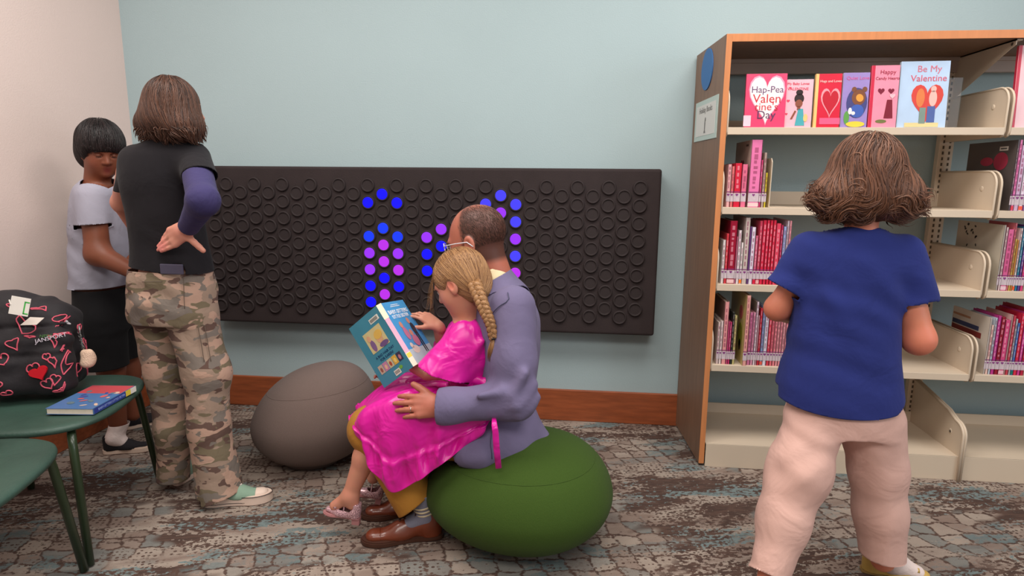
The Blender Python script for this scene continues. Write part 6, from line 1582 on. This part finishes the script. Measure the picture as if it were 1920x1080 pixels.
# glitter shoes
m_glit = mat('pink_glitter', (206, 140, 150), .35, spec=.8); nt = m_glit.node_tree; b_ = nt.nodes['Principled BSDF']; tc = [n for n in nt.nodes if n.type == 'TEX_COORD'][0]
vo = nt.nodes.new('ShaderNodeTexVoronoi'); vo.inputs['Scale'].default_value = 800; nt.links.new(tc.outputs['Object'], vo.inputs['Vector'])
r_ = nt.nodes.new('ShaderNodeValToRGB'); e = r_.color_ramp.elements; e[0].color = srgb((120, 70, 84)); e[1].color = srgb((246, 206, 210)); e[0].position = .2; e[1].position = .8; sp_ = nt.nodes.new('ShaderNodeSeparateColor'); nt.links.new(vo.outputs[1], sp_.inputs[0]); nt.links.new(sp_.outputs[0], r_.inputs[0]); nt.links.new(r_.outputs[0], b_.inputs['Base Color']); nt.links.new(sp_.outputs[1], b_.inputs['Roughness']); b_.inputs['Metallic'].default_value = .4
shoe(D_, 'shoe', J(676, 973, -1.15), J(606, 960, -1.15), .052, m_glit, mat('pink_sole', (170, 116, 116), .6), .009, up=(.12, 0, 1), low=True, bow=m_glit, res=.0028, wide=1.15)
shoe(D_, 'shoe', J(716, 936, -1.0), J(662, 925, -1.02), .05, m_glit, mat('pink_sole', (170, 116, 116), .6), .009, up=(.12, 0, 1), low=True, res=.0035, wide=1.15)

# ------------------------------------------------------------------ the book she reads
spT, spB = J(708, 569, -1.10), J(780, 687, -1.15)
sd = nrm(spB-spT); Ls = .236
mid = (spT+spB)/2; spT = mid-sd*Ls/2; spB = mid+sd*Ls/2
def edge_dir(px, py, Y):                                   # direction of a cover, square to the spine
    v = J(px, py, Y)-spT; v = v-sd*(v@sd); return nrm(v)
Wc = .158
def edge_to(px, py):
    lo, hi = -1.10, -.80
    for _ in range(30):
        m_ = (lo+hi)/2; v = J(px, py, m_)-spT; v = v-sd*(v@sd)
        if np.linalg.norm(v) < Wc: lo = m_
        else: hi = m_
    return nrm(v)
dB = edge_to(652, 605); dF = edge_to(738, 542)
rb = empty('book', tuple(mid), 'open comic book with teal back cover and blue front held up by the girl', 'book')
def cover_basis(org, x, y): return basis(org, x, y)
nB = nrm(np.cross(-sd, dB)); nB = nB if nB[1] < 0 else -nB
nF = nrm(np.cross(-sd, dF)); nF = nF if nF[1] < 0 else -nF
hw_ = .0075; sx_ = nrm(dF-dB); 
oB = spB-sx_*hw_; oF = spB+sx_*hw_
MBk = basis(oB+dB*Wc, -dB, -sd)          # back cover: x to the right on the page, y up
MFk = basis(oF, dF, -sd)
m_bteal = gloss((66, 134, 156)); m_bblue = gloss((70, 146, 200))
bb_ = MB(); bb_.prism(rect(0, 0, Wc, Ls), -.0012, 0, (0, 1, 2), 0, MBk); bc_ = pl(bb_.build('back_cover', m_bteal, rb, 'teal back cover'))
bb_ = MB(); bb_.prism(rect(0, 0, Wc, Ls), -.0012, 0, (0, 1, 2), 0, MFk); fc_ = pl(bb_.build('front_cover', m_bblue, rb, 'light blue front cover'))
MSk = basis(oB, sx_, -sd)
m_spine = gloss((232, 150, 176)); m_tape = gloss((230, 214, 190))
bb_ = MB(); bb_.prism(rect(0, 0, 2*hw_, Ls), -.001, .0003, (0, 1, 2), 0, MSk); spn = pl(bb_.build('spine', m_spine, rb, 'pink spine with white labels'))
def on_(M, name, col, polys, parent, z=.0003): 
    b = MB()
    for p in polys: flat_shape(b, M, p, z, .0003)
    return pl(b.build(name, cm(col, .4), parent))
on_(MSk, 'upper_sticker', (232, 214, 186), [rect(-.001, Ls-.055, 2*hw_+.002, Ls)], spn); on_(MSk, 'lower_sticker', (232, 216, 196), [rect(-.0005, 0, 2*hw_+.001, .050)], spn); on_(MSk, 'yellow_sticker', (232, 190, 60), [rect(.001, .032, 2*hw_+.001, .048)], spn, .0007)
pages = MB()
for M_k, sgn in ((MBk, 0), (MFk, 1)):
    pages.prism(rect(.004 if sgn == 0 else .001, .003, Wc-.001 if sgn == 0 else Wc-.004, Ls-.003), -.008, -.0014, (0, 1, 2), 0, M_k)
pl(pages.build('pages', m_pages, rb))
# back cover print
on_(MBk, 'barcode_sticker', (226, 224, 214), [rect(.095, .197, .142, .214)], bc_)
on_(MBk, 'barcode_bars', (70, 68, 66), [rect(.099+.0042*i, .200, .1014+.0042*i, .211) for i in range(9)], bc_, .0007)
on_(MBk, 'picture_panel', (206, 192, 140), [rect(.036, .112, .128, .186)], bc_)
on_(MBk, 'drawn_child', (126, 96, 140), [oval(.058, .135, .022, .042)], bc_, .0007); on_(MBk, 'drawn_face', (216, 168, 130), [oval(.054, .163, .018, .022), oval(.098, .145, .03, .034)], bc_, .001)
on_(MBk, 'drawn_hair', (220, 180, 90), [oval(.100, .158, .040, .030, 20, .2)], bc_, .0013); on_(MBk, 'drawn_shawl', (110, 84, 130), [oval(.105, .121, .045, .018)], bc_, .001)
ink = cm((30, 60, 100), .4)
pl(text('cover_lettering', 'A BAD HAIR DAY', .0125, MBk @ Matrix.Translation((.085, .095, .0006)), ink, bc_)); pl(text('cover_lettering', 'FOR KAREN!', .0125, MBk @ Matrix.Translation((.085, .081, .0006)), ink, bc_))
for i, c in enumerate(((190, 170, 150), (190, 130, 160), (196, 186, 150), (214, 170, 70), (60, 56, 80))):
    tl_ = rect(.022+.0245*i, .040, .044+.0245*i, .070); on_(MBk, 'small_cover', c, [tl_], bc_); on_(MBk, 'small_figure', ((150, 90, 80), (220, 180, 150), (170, 80, 60), (230, 206, 120), (190, 120, 130))[i], [oval(.033+.0245*i, .053, .011, .017)], bc_, .0007)
on_(MBk, 'price_sticker', (226, 224, 214), [rect(.075, .008, .104, .026)], bc_); on_(MBk, 'price_bars', (80, 80, 80), [rect(.078+.004*i, .012, .080+.004*i, .023) for i in range(6)], bc_, .0007); on_(MBk, 'green_mark', (110, 170, 70), [oval(.112, .024, .018, .012)], bc_)
# front cover print
wt = cm((238, 238, 240), .4)
pl(text('title_lettering', 'BABY-SITTERS', .0215, MFk @ Matrix.Translation((.080, .196, .0006)), wt, fc_)); pl(text('title_lettering', 'LITTLE SISTER', .0185, MFk @ Matrix.Translation((.080, .178, .0006)), wt, fc_))
on_(MFk, 'small_print', (214, 220, 226), [rect(.055, .222, .105, .2245), rect(.048, .216, .112, .2185)], fc_)
on_(MFk, 'floor_field', (170, 190, 196), [rect(.0, .0, Wc, .055)], fc_)
on_(MFk, 'drawn_figure', (196, 130, 110), [oval(.046, .145, .020, .026), oval(.105, .155, .018, .024), oval(.080, .110, .022, .026)], fc_, .0007)
on_(MFk, 'drawn_clothes', (184, 110, 140), [oval(.050, .112, .028, .052), oval(.084, .080, .040, .044)], fc_, .001); on_(MFk, 'drawn_dark_clothes', (44, 44, 56), [oval(.112, .124, .026, .044), [(.102, .11), (.110, .11), (.112, .03), (.106, .03)], [(.114, .11), (.122, .11), (.124, .03), (.118, .03)]], fc_, .0012)
on_(MFk, 'drawn_dog', (206, 190, 180), [oval(.050, .050, .045, .03), oval(.036, .066, .02, .022)], fc_, .0008)
